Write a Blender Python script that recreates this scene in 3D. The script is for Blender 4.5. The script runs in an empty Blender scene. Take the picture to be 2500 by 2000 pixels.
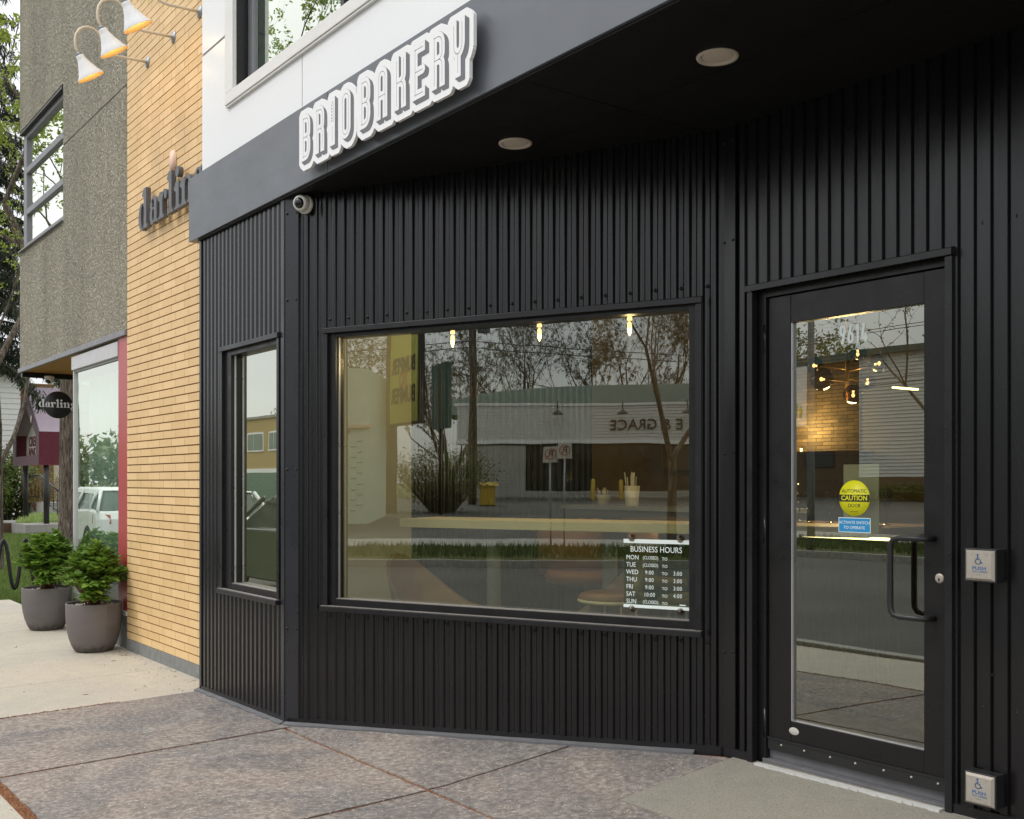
import bpy, bmesh, math, random
import numpy as np
from mathutils import Vector, Matrix, Euler, noise
R = math.radians
random.seed(11)
SC = bpy.context.scene
COL = SC.collection

# ------------------------------------------------------------------ camera, sky, sun, exposure
cam_d = bpy.data.cameras.new('camera')
cam = bpy.data.objects.new('camera', cam_d); COL.objects.link(cam)
cam_d.sensor_width = 36.0
cam_d.lens = 36.0*2600/2500
cam_d.shift_y = 178/2500
cam_d.clip_end = 2000
CZ = 1.48
cam.location = (0, 0, CZ)
_d = Vector((-.8, .6, 0)); _r = Vector((.6, .8, 0))
cam.matrix_world = Matrix(((_r.x, 0, -_d.x, 0), (_r.y, 0, -_d.y, 0), (0, 1, 0, CZ), (0, 0, 0, 1)))
SC.camera = cam

W = bpy.data.worlds.new('World'); SC.world = W; W.use_nodes = True
wn = W.node_tree.nodes; wl = W.node_tree.links; wn.clear()
wo = wn.new('ShaderNodeOutputWorld'); bg = wn.new('ShaderNodeBackground')
sky = wn.new('ShaderNodeTexSky'); sky.sky_type = 'NISHITA'; sky.sun_disc = False
SUN_EL, SUN_AZ = 52, 205          # elevation, compass azimuth of the sun (from +Y, clockwise)
sky.sun_elevation = R(SUN_EL); sky.sun_rotation = R(SUN_AZ)
tc = wn.new('ShaderNodeTexCoord'); mp = wn.new('ShaderNodeMapping'); mp.inputs['Scale'].default_value = (1, 1, 2.6)
nz = wn.new('ShaderNodeTexNoise'); nz.inputs['Scale'].default_value = 2.2; nz.inputs['Detail'].default_value = 6
cr = wn.new('ShaderNodeValToRGB')
cr.color_ramp.elements[0].position = .32; cr.color_ramp.elements[0].color = (.74, .76, .80, 1)
cr.color_ramp.elements[1].position = .62; cr.color_ramp.elements[1].color = (1, 1, 1, 1)
vm = wn.new('ShaderNodeVectorMath'); vm.operation = 'SCALE'; vm.inputs['Scale'].default_value = 12.0
mx = wn.new('ShaderNodeMixRGB'); mx.inputs['Fac'].default_value = .88
wl.new(tc.outputs['Generated'], mp.inputs['Vector']); wl.new(mp.outputs[0], nz.inputs['Vector'])
wl.new(nz.outputs['Fac'], cr.inputs['Fac']); wl.new(cr.outputs['Color'], vm.inputs[0])
sep = wn.new('ShaderNodeSeparateXYZ'); wl.new(tc.outputs['Generated'], sep.inputs[0])
mr = wn.new('ShaderNodeMapRange'); mr.inputs['From Min'].default_value = 0; mr.inputs['From Max'].default_value = 1; mr.inputs['To Min'].default_value = .62; mr.inputs['To Max'].default_value = 1.75
wl.new(sep.outputs[2], mr.inputs['Value']); wl.new(mr.outputs[0], vm.inputs['Scale'])
v2 = wn.new('ShaderNodeVectorMath'); v2.operation = 'SCALE'; v2.inputs['Scale'].default_value = 12.0; wl.new(vm.outputs['Vector'], v2.inputs[0])
wl.new(sky.outputs[0], mx.inputs['Color1']); wl.new(v2.outputs['Vector'], mx.inputs['Color2'])
wl.new(mx.outputs[0], bg.inputs['Color']); bg.inputs['Strength'].default_value = .1
wl.new(bg.outputs[0], wo.inputs['Surface'])

sun_d = bpy.data.lights.new('sun', 'SUN'); sun_d.energy = 1.0; sun_d.angle = R(18); sun_d.color = (1, .965, .91)
sun = bpy.data.objects.new('sun', sun_d); COL.objects.link(sun)
_s = Vector((math.sin(R(SUN_AZ))*math.cos(R(SUN_EL)), math.cos(R(SUN_AZ))*math.cos(R(SUN_EL)), math.sin(R(SUN_EL))))
sun.rotation_euler = _s.to_track_quat('Z', 'Y').to_euler()
SC.view_settings.view_transform = 'Standard'; SC.view_settings.look = 'None'
SC.view_settings.gamma = 1; SC.view_settings.exposure = 0.32
SC.cycles.max_bounces = 8; SC.cycles.transparent_max_bounces = 16

# ------------------------------------------------------------------ materials
def srgb(r, g, b):
    f = lambda c: (c/255/12.92) if c/255 <= .04045 else ((c/255+.055)/1.055)**2.4
    return (f(r), f(g), f(b), 1)
class Mt:
    def __init__(s, name, col=(.5, .5, .5), rough=.6, metal=0, spec=.5):
        s.m = bpy.data.materials.new(name); s.m.use_nodes = True
        s.t = s.m.node_tree; s.n = s.t.nodes; s.l = s.t.links
        s.b = s.n['Principled BSDF']; s.out = s.n['Material Output']
        c = tuple(col)[:3]+(1,)
        s.b.inputs['Base Color'].default_value = c
        s.b.inputs['Roughness'].default_value = rough
        s.b.inputs['Metallic'].default_value = metal
        s.b.inputs['Specular IOR Level'].default_value = spec
        s.col = s.rgb(c)
    def node(s, k, **kw):
        n = s.n.new(k)
        for a, v in kw.items(): setattr(n, a, v)
        return n
    def rgb(s, c):
        n = s.n.new('ShaderNodeRGB'); n.outputs[0].default_value = tuple(c)[:3]+(1,); return n.outputs[0]
    def coord(s, scale=(1, 1, 1), kind='Object', rot=(0, 0, 0)):
        if not isinstance(scale, (tuple, list)): scale = (scale,)*3
        c = s.n.new('ShaderNodeTexCoord'); m = s.n.new('ShaderNodeMapping')
        m.inputs['Scale'].default_value = scale; m.inputs['Rotation'].default_value = rot
        s.l.new(c.outputs[kind], m.inputs['Vector']); return m.outputs[0]
    def noise(s, scale=(1, 1, 1), detail=5, rough=.6, dist=0, kind='Object'):
        n = s.n.new('ShaderNodeTexNoise'); n.inputs['Scale'].default_value = 1
        n.inputs['Detail'].default_value = detail; n.inputs['Roughness'].default_value = rough
        n.inputs['Distortion'].default_value = dist
        s.l.new(s.coord(scale, kind), n.inputs['Vector']); return n.outputs['Fac']
    def ramp(s, fac, stops, interp='LINEAR'):
        n = s.n.new('ShaderNodeValToRGB'); r = n.color_ramp; r.interpolation = interp
        while len(r.elements) < len(stops): r.elements.new(.5)
        for e, (p, c) in zip(r.elements, stops):
            e.position = p; e.color = (c, c, c, 1) if isinstance(c, (int, float)) else tuple(c)[:3]+(1,)
        s.l.new(fac, n.inputs['Fac']); return n.outputs['Color']
    def mix(s, a, b, fac, mode='MIX'):
        n = s.n.new('ShaderNodeMixRGB'); n.blend_type = mode
        for i, v in (('Color1', a), ('Color2', b), ('Fac', fac)):
            if hasattr(v, 'is_output'): s.l.new(v, n.inputs[i])
            elif i == 'Fac': n.inputs[i].default_value = v
            else: n.inputs[i].default_value = tuple(v)[:3]+(1,)
        return n.outputs[0]
    def base(s, sock): s.col = sock; s.l.new(sock, s.b.inputs['Base Color']); return s
    def roughn(s, fac, a, b):
        s.l.new(s.ramp(fac, [(.3, a), (.7, b)]), s.b.inputs['Roughness']); return s
    def bump(s, sock, strength=.3, dist=.01):
        n = s.n.new('ShaderNodeBump'); n.inputs['Strength'].default_value = strength
        n.inputs['Distance'].default_value = dist
        s.l.new(sock, n.inputs['Height'])
        prev = s.b.inputs['Normal'].links
        if prev: s.l.new(prev[0].from_socket, n.inputs['Normal'])
        s.l.new(n.outputs[0], s.b.inputs['Normal']); return s
    def vary(s, scale=3, amt=.15, detail=5):
        f = s.noise(scale, detail)
        k = s.ramp(f, [(.25, 1-amt), (.75, 1+amt)])
        s.base(s.mix(s.col, k, 1.0, 'MULTIPLY')); return s
def simple(name, col, rough=.6, metal=0, amt=.08, scale=6, bump=0, bscale=60, spec=.5):
    m = Mt(name, col, rough, metal, spec).vary(scale, amt)
    m.roughn(m.noise(scale*1.7), max(0, rough-.08), min(1, rough+.1))
    if bump: m.bump(m.noise(bscale, 3), bump, .004)
    return m.m
def emis(name, col, st):
    m = Mt(name, col, .5); m.b.inputs['Emission Color'].default_value = tuple(col)[:3]+(1,)
    m.b.inputs['Emission Strength'].default_value = st; return m.m
M = {}
m = Mt('black_metal', (.0050, .0050, .0062), .26, 0, .56)
f = m.noise((9, 9, 1.2), 6); m.vary((5, 5, 1.0), .25); m.roughn(f, .20, .31)
d_ = m.ramp(m.noise((160, 160, 160), 2), [(.70, 0), (.78, 1)]); m.base(m.mix(m.col, (.10, .098, .09), m.mix((0, 0, 0), (.22, .22, .22), d_)))
sp = m.node('ShaderNodeSeparateXYZ'); m.l.new(m.coord(1), sp.inputs[0])
low = m.ramp(sp.outputs[2], [(.02, .16), (.30, 0)]); m.base(m.mix(m.col, (.075, .070, .062), m.mix(low, m.noise((14, 14, 5), 4), 1, 'MULTIPLY')))
M['black'] = m.m
M['frame'] = simple('window_frame_black', (.010, .0095, .010), .32, 0, .1, spec=.4)
M['trim'] = simple('flashing_black', (.011, .011, .0125), .30, 0, .12, 4)
M['corner'] = simple('corner_flashing', (.019, .020, .024), .30, 0, .12, 3)
M['silver'] = simple('aluminium_bead', (.46, .46, .48), .32, .6, .1)
M['sill_grey'] = simple('dusty_sill', (.20, .185, .17), .6, 0, .15, 12)
M['soffit'] = simple('soffit_black', (.006, .006, .0065), .6, 0, .1, 2, spec=.25)
m = Mt('fascia_grey', (.108, .118, .134), .36, .0, .6)
m.vary((.8, .8, 1.6), .08, 3).vary((6, 6, .35), .05); m.roughn(m.noise((3, 3, 8), 4), .32, .46); M['fascia'] = m.m
m = Mt('white_panel', (.80, .81, .81), .33); m.vary((.6, .6, .6), .03); M['white'] = m.m
M['cream_trim'] = simple('cream_trim', (.74, .73, .70), .5, 0, .05)
M['seam'] = simple('panel_seam', (.30, .30, .29), .6)
M['sign_white'] = simple('sign_white', (.82, .82, .82), .38, 0, .02)
M['sign_grey'] = simple('sign_grey', (.125, .128, .14), .45, 0, .03)
M['sign_edge'] = simple('sign_line', (.09, .09, .10), .5)
M['chrome'] = simple('brushed_steel', (.46, .42, .36), .38, .35, .08, 20)
M['gal'] = simple('galvanised_steel', (.32, .34, .36), .45, .5, .12, 20)
M['black_plastic'] = simple('black_plastic', (.016, .016, .017), .4)
M['cam_white'] = simple('camera_white', (.66, .64, .58), .4, 0, .04)
M['cam_glass'] = simple('camera_dome_glass', (.012, .012, .014), .08)
M['downlight'] = simple('downlight_trim', (.60, .53, .45), .5, 0, .03)
M['membrane'] = simple('grey_membrane', (.125, .125, .13), .7, 0, .2, 12)
M['blue'] = simple('print_blue', (.05, .13, .30), .5, 0, .02)
M['rubber'] = simple('rubber', (.02, .02, .02), .7)
# long yellow glazed bricks
m = Mt('yellow_brick', (.80, .555, .265), .5)
bk = m.node('ShaderNodeTexBrick'); bk.offset = .33; bk.offset_frequency = 2; bk.squash = 1
bk.inputs['Scale'].default_value = 1; bk.inputs['Brick Width'].default_value = .288; bk.inputs['Row Height'].default_value = .0667
bk.inputs['Mortar Size'].default_value = .0032; bk.inputs['Mortar Smooth'].default_value = .3; bk.inputs['Bias'].default_value = 0
bk.inputs['Color1'].default_value = (.80, .56, .285, 1); bk.inputs['Color2'].default_value = (.71, .48, .225, 1); bk.inputs['Mortar'].default_value = (.34, .19, .06, 1)
co = m.node('ShaderNodeTexCoord'); sx = m.node('ShaderNodeSeparateXYZ'); cb = m.node('ShaderNodeCombineXYZ')
m.l.new(co.outputs['Object'], sx.inputs[0]); m.l.new(sx.outputs[0], cb.inputs[0]); m.l.new(sx.outputs[2], cb.inputs[1]); m.l.new(cb.outputs[0], bk.inputs['Vector'])
m.base(bk.outputs['Color']); m.vary((3, 3, 3), .07); m.bump(bk.outputs['Fac'], -.4, .003); m.bump(m.noise(90, 4), .15, .003)
M['brick'] = m.m
M['mortar'] = simple('brown_mortar', (.20, .105, .035), .85, 0, .15, 30)
# coarse stucco
m = Mt('stucco', (.385, .355, .275), .9, 0, .2)
s1 = m.noise((26, 26, 44), 4, .62, .4); s2 = m.noise((75, 75, 60), 4)
bh = m.ramp(s1, [(.43, 0), (.49, .85), (.53, 1), (.60, .75)])
m.base(m.mix(m.col, (.53, .495, .395), m.ramp(s1, [(.46, 0), (.57, .45)]))); m.vary((.9, .9, .7), .10); m.base(m.mix(m.col, m.ramp(m.noise((2.2, 2.2, .28), 4), [(.35, .86), (.6, 1.04)]), 1, 'MULTIPLY'))
m.bump(bh, 1.0, .02); m.bump(s2, .35, .005); M['stucco'] = m.m
M['stucco_joint'] = simple('stucco_joint', (.10, .09, .07), .8)
M['found'] = simple('foundation_concrete', (.20, .205, .195), .85, 0, .25, 14, .5, 60)
m = Mt('cedar_soffit', (.36, .16, .045), .45); m.vary((2, 30, 30), .35)
m.bump(m.ramp(m.noise((1, 28, 1), 2), [(.45, 0), (.5, 1)]), .4, .004); M['cedar'] = m.m
m = Mt('red_frame', (.40, .045, .045), .28); m.vary(2, .1); M['red'] = m.m
M['alu_grey'] = simple('grey_aluminium', (.22, .22, .235), .4, .2, .06)
M['alu_light'] = simple('light_aluminium', (.55, .55, .55), .4, .2, .04)
M['lamp_white'] = simple('lamp_enamel', (.82, .82, .82), .3, 0, .02)
M['lamp_arm'] = simple('lamp_arm_cream', (.68, .60, .48), .4, 0, .05)
M['lamp_in'] = simple('lamp_inner_glow', (.62, .40, .17), .5, 0, .05)  # amber glow of the bulb put into the colour of the shade's inside
M['bulb'] = emis('lamp_bulb', (1, .84, .6), 3.5)
M['filament'] = emis('filament', (1, .66, .32), 7)
M['led'] = emis('led_strip', (1, .82, .42), 5)
M['pink'] = simple('pale_pink_paint', (.80, .56, .43), .5)
M['letter_grey'] = simple('letter_grey', (.105, .108, .118), .42, 0, .05)
# concrete paving
def concrete(name, c, c2, amt=.1, agg=0):
    m = Mt(name, c, .85, 0, .3)
    big = m.noise((.9, .9, .9), 6, .6, .6)
    m.base(m.mix(c, c2, m.ramp(big, [(.38, 0), (.66, 1)])))
    m.vary((9, 9, 9), amt)
    sm = m.noise((130, 130, 130), 3)
    m.base(m.mix(m.col, m.ramp(sm, [(.36, .72), (.5, 1), (.66, 1.22)]), .8, 'MULTIPLY'))
    if agg:
        v = m.node('ShaderNodeTexVoronoi'); v.inputs['Scale'].default_value = 1
        m.l.new(m.coord((62, 62, 62)), v.inputs['Vector'])
        pk = m.ramp(v.outputs['Distance'], [(.12, 1), (.26, 0)])
        sel = m.ramp(m.noise((23, 23, 23), 3), [(.50, 0), (.62, 1)])
        m.base(m.mix(m.col, (.42, .375, .31), m.mix((0, 0, 0), pk, m.mix((0, 0, 0), (agg,)*3, sel))))
        m.bump(v.outputs['Distance'], .35, .004)
    m.bump(sm, .35, .003); m.bump(m.noise((25, 25, 25), 4), .25, .006)
    return m.m
M['conc'] = concrete('sidewalk_concrete', (.47, .425, .345), (.40, .375, .32), .06)
M['conc_grey'] = concrete('door_slab_concrete', (.285, .262, .215), (.245, .228, .195), .06)
M['curb'] = concrete('curb_concrete', (.34, .33, .30), (.27, .26, .24), .1)
m = Mt('dark_paving', (.2, .17, .16), .8, 0, .3)
b1 = m.noise((.8, .8, .8), 5, .65, 1.2); b2 = m.noise((2.6, 2.6, 2.6), 6, .7, .8); b3 = m.noise((34, 34, 34), 5, .7)
a = m.mix((.178, .162, .155), (.262, .220, .190), m.ramp(b1, [(.40, 0), (.60, 1)]))
a = m.mix(a, (.122, .115, .112), m.ramp(b2, [(.50, 0), (.70, .6)]))
a = m.mix(a, (.33, .30, .26), m.ramp(m.noise((1.9, 1.9, 1.9), 6, .75, 1.5), [(.50, 0), (.68, .55)]))
a = m.mix(a, m.ramp(b3, [(.30, .45), (.5, 1), (.70, 1.7)]), .85, 'MULTIPLY')
v = m.node('ShaderNodeTexVoronoi'); v.inputs['Scale'].default_value = 1; m.l.new(m.coord((55, 55, 55)), v.inputs['Vector'])
pk = m.ramp(v.outputs['Distance'], [(.13, 1), (.27, 0)]); sel = m.ramp(m.noise((17, 17, 17), 3), [(.47, 0), (.56, .9)])
a = m.mix(a, (.62, .55, .46), m.mix((0, 0, 0), pk, sel)); m.base(a)
m.bump(b3, .5, .006); m.bump(m.noise((6, 6, 6), 4), .4, .01); m.bump(v.outputs['Distance'], .2, .003); M['pave'] = m.m
m = Mt('debris', (.20, .09, .045), .95, 0, .1)
m.base(m.ramp(m.noise((120, 120, 120), 3, .8), [(.3, (.05, .02, .012)), (.5, (.24, .105, .05)), (.72, (.42, .25, .15))])); m.bump(m.noise((140, 140, 140), 2), 1, .01); M['debris'] = m.m
m = Mt('asphalt', (.090, .086, .078), .85, 0, .3); m.vary(.35, .3); m.vary((80, 80, 80), .4); m.bump(m.noise((90, 90, 90), 3), .6, .006); M['asphalt'] = m.m
m = Mt('earth', (.09, .07, .045), .95, 0, .2); m.base(m.mix((.055, .085, .02), (.15, .13, .06), m.ramp(m.noise(.8, 6), [(.4, 0), (.65, 1)]))); m.vary(20, .3); m.bump(m.noise(60, 4), .8, .02); M['lawn'] = m.m
def leafmat(name, c1, c2, rough=.45, trans=.35):
    m = Mt(name, c1, rough, 0, .4)
    g = m.node('ShaderNodeNewGeometry')
    m.base(m.mix(c1, c2, g.outputs['Random Per Island']))
    m.vary(3, .25)
    tr = m.node('ShaderNodeBsdfTranslucent'); mxs = m.node('ShaderNodeMixShader'); mxs.inputs[0].default_value = trans
    m.l.new(m.col, tr.inputs['Color']); m.l.new(m.b.outputs[0], mxs.inputs[1]); m.l.new(tr.outputs[0], mxs.inputs[2]); m.l.new(mxs.outputs[0], m.out.inputs[0])
    return m.m
M['leaf_hyd'] = leafmat('hydrangea_leaf', (.095, .195, .026), (.235, .365, .055))
M['leaf_bud'] = leafmat('budding_leaf', (.22, .30, .03), (.33, .40, .07))
M['leaf_mid'] = leafmat('tree_leaf', (.07, .11, .02), (.14, .18, .04))
M['leaf_brown'] = leafmat('bud_brown', (.085, .065, .035), (.14, .115, .05))
M['needle'] = leafmat('spruce_needle', (.012, .022, .010), (.035, .048, .02), .6, .1)
M['grass'] = leafmat('grass_blade', (.085, .155, .025), (.20, .26, .07), .6)
M['grass_dark'] = leafmat('verge_grass_blade', (.045, .080, .018), (.10, .13, .04), .6)
M['grasslime'] = leafmat('ground_cover', (.28, .40, .10), (.42, .52, .20), .6)
m = Mt('bark', (.12, .095, .075), .95, 0, .2); n1 = m.noise((26, 26, 3.5), 5, .65, .8)
m.base(m.ramp(n1, [(.35, (.035, .027, .02)), (.52, (.13, .105, .082)), (.7, (.26, .22, .18))])); m.bump(n1, 1, .03); M['bark'] = m.m
M['twig'] = simple('twig', (.075, .062, .05), .9, 0, .2)
M['redstem'] = simple('red_stem', (.20, .085, .04), .7, 0, .2)
m = Mt('pot_grey', (.155, .138, .134), .65, 0, .3); m.vary((3, 3, 5), .12)
sp = m.node('ShaderNodeSeparateXYZ'); m.l.new(m.coord(1), sp.inputs[0])
dirt = m.mix(m.ramp(sp.outputs[2], [(.015, .9), (.085, 0)]), m.ramp(m.noise((14, 14, 14), 4), [(.40, 0), (.6, 1)]), 1, 'MULTIPLY')
m.base(m.mix(m.col, (.045, .035, .025), dirt)); M['pot'] = m.m
M['soil'] = simple('soil', (.05, .035, .025), .95, 0, .3, 30, .8)
M['pebble'] = simple('pebble', (.50, .45, .38), .7, 0, .2, 20)
M['wood_bar'] = simple('pale_wood', (.66, .57, .40), .5, 0, .1, 8)
M['walnut'] = simple('brown_shell', (.20, .125, .070), .45, 0, .15)
M['leather'] = simple('tan_leather', (.24, .105, .042), .45, 0, .12, 12, .2)
M['plaster'] = simple('pale_plaster', (.46, .47, .43), .8, 0, .05)
M['tanwall'] = simple('tan_wall', (.21, .155, .085), .8, 0, .12)
M['darkint'] = simple('dark_interior', (.03, .028, .025), .7)
M['floor'] = simple('cafe_floor', (.15, .14, .12), .4, 0, .12, 2)
m = Mt('ledge_stone', (.2, .13, .07), .85)
bk = m.node('ShaderNodeTexBrick'); bk.offset = .41; bk.inputs['Scale'].default_value = 1; bk.inputs['Brick Width'].default_value = .19; bk.inputs['Row Height'].default_value = .038
bk.inputs['Mortar Size'].default_value = .004; bk.inputs['Color1'].default_value = (.21, .14, .08, 1); bk.inputs['Color2'].default_value = (.09, .062, .038, 1); bk.inputs['Mortar'].default_value = (.03, .02, .012, 1)
co = m.node('ShaderNodeTexCoord'); sx = m.node('ShaderNodeSeparateXYZ'); cb = m.node('ShaderNodeCombineXYZ')
m.l.new(co.outputs['Object'], sx.inputs[0]); m.l.new(sx.outputs[0], cb.inputs[0]); m.l.new(sx.outputs[2], cb.inputs[1]); m.l.new(cb.outputs[0], bk.inputs['Vector'])
m.base(bk.outputs['Color']); m.vary(8, .3); m.bump(bk.outputs['Fac'], -.6, .01); M['stone'] = m.m
M['brass'] = simple('brass', (.26, .15, .05), .4, .7)
M['paper'] = simple('paper', (.50, .48, .42), .7, 0, .03)
M['yellow'] = simple('yellow_vinyl', (.80, .78, .01), .4, 0, .02)
M['cyan'] = simple('blue_vinyl', (.02, .28, .60), .4, 0, .02)
M['ink'] = simple('black_ink', (.015, .015, .012), .5)
M['white_ink'] = simple('white_vinyl', (.84, .92, .88), .45, 0, .02)
M['maroon'] = simple('maroon_canvas', (.115, .014, .028), .75, 0, .12, 5, .2, 200)
M['maroon_light'] = simple('pale_canvas', (.33, .27, .31), .75, 0, .08, 5)  # paler canvas colour for the sloped canopy top
M['siding'] = simple('white_siding', (.60, .60, .57), .6, 0, .05)
M['brownbrick'] = simple('brown_brick', (.19, .11, .045), .85, 0, .25, 12)
M['beige'] = simple('beige_render', (.55, .50, .40), .85, 0, .06)
M['teal'] = simple('teal_paint', (.03, .085, .08), .6)
M['bill_y'] = simple('billboard_yellow', (.40, .38, .05), .5, 0, .1)
M['redp'] = simple('red_paint', (.36, .09, .07), .6)
M['dkglass'] = simple('dark_shopfront_glass', (.02, .022, .022), .08, 0, .2, 2)
M['carwhite'] = simple('car_white', (.75, .76, .76), .15, 0, .01)
M['cardark'] = simple('car_dark', (.05, .075, .06), .12, 0, .02)
M['carglass'] = simple('car_window', (.05, .07, .06), .05)
M['tail'] = simple('tail_light_red', (.45, .02, .02), .2)
M['tyre'] = simple('tyre', (.02, .02, .02), .8)
M['timber'] = simple('dark_timber', (.10, .055, .03), .8, 0, .2, 12)
M['bus_y'] = simple('safety_yellow', (.45, .30, .03), .5)
M['ybrick2'] = simple('far_yellow_brick', (.42, .31, .14), .85, 0, .15, 10)
# clear glazing with a coated (strongly reflecting) outer face
def glass(name, r0, p, tint):
    m = bpy.data.materials.new(name); m.use_nodes = True; n = m.node_tree.nodes; l = m.node_tree.links; n.clear()
    o = n.new('ShaderNodeOutputMaterial'); g = n.new('ShaderNodeBsdfGlossy'); g.inputs['Roughness'].default_value = 0.0
    g.inputs['Color'].default_value = (.92, .96, .87, 1)
    t = n.new('ShaderNodeBsdfTransparent'); t.inputs['Color'].default_value = tuple(tint)+(1,)
    lw = n.new('ShaderNodeLayerWeight'); lw.inputs['Blend'].default_value = .5
    pw = n.new('ShaderNodeMath'); pw.operation = 'POWER'; pw.inputs[1].default_value = p; l.new(lw.outputs['Facing'], pw.inputs[0])
    mu = n.new('ShaderNodeMath'); mu.operation = 'MULTIPLY_ADD'; mu.inputs[1].default_value = 1-r0; mu.inputs[2].default_value = r0; l.new(pw.outputs[0], mu.inputs[0])
    ge = n.new('ShaderNodeNewGeometry'); inv = n.new('ShaderNodeMath'); inv.operation = 'SUBTRACT'; inv.inputs[0].default_value = 1; l.new(ge.outputs['Backfacing'], inv.inputs[1])
    fm = n.new('ShaderNodeMath'); fm.operation = 'MULTIPLY'; l.new(mu.outputs[0], fm.inputs[0]); l.new(inv.outputs[0], fm.inputs[1])
    mxs = n.new('ShaderNodeMixShader'); l.new(fm.outputs[0], mxs.inputs[0]); l.new(t.outputs[0], mxs.inputs[1]); l.new(g.outputs[0], mxs.inputs[2])
    nz = n.new('ShaderNodeTexNoise'); nz.inputs['Scale'].default_value = 1.3; tcn = n.new('ShaderNodeTexCoord'); l.new(tcn.outputs['Object'], nz.inputs['Vector'])
    b = n.new('ShaderNodeBump'); b.inputs['Strength'].default_value = .012; b.inputs['Distance'].default_value = .05; l.new(nz.outputs['Fac'], b.inputs['Height']); l.new(b.outputs[0], g.inputs['Normal'])
    l.new(mxs.outputs[0], o.inputs[0]); return m
M['glass'] = glass('window_glass', .235, 1.4, (.86, .89, .78))
M['glass_hi'] = glass('sidelight_glass', .30, 1.2, (.82, .9, .84))
M['bulbglass'] = glass('smoked_globe_glass', .06, 3, (.44, .38, .33))

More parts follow.
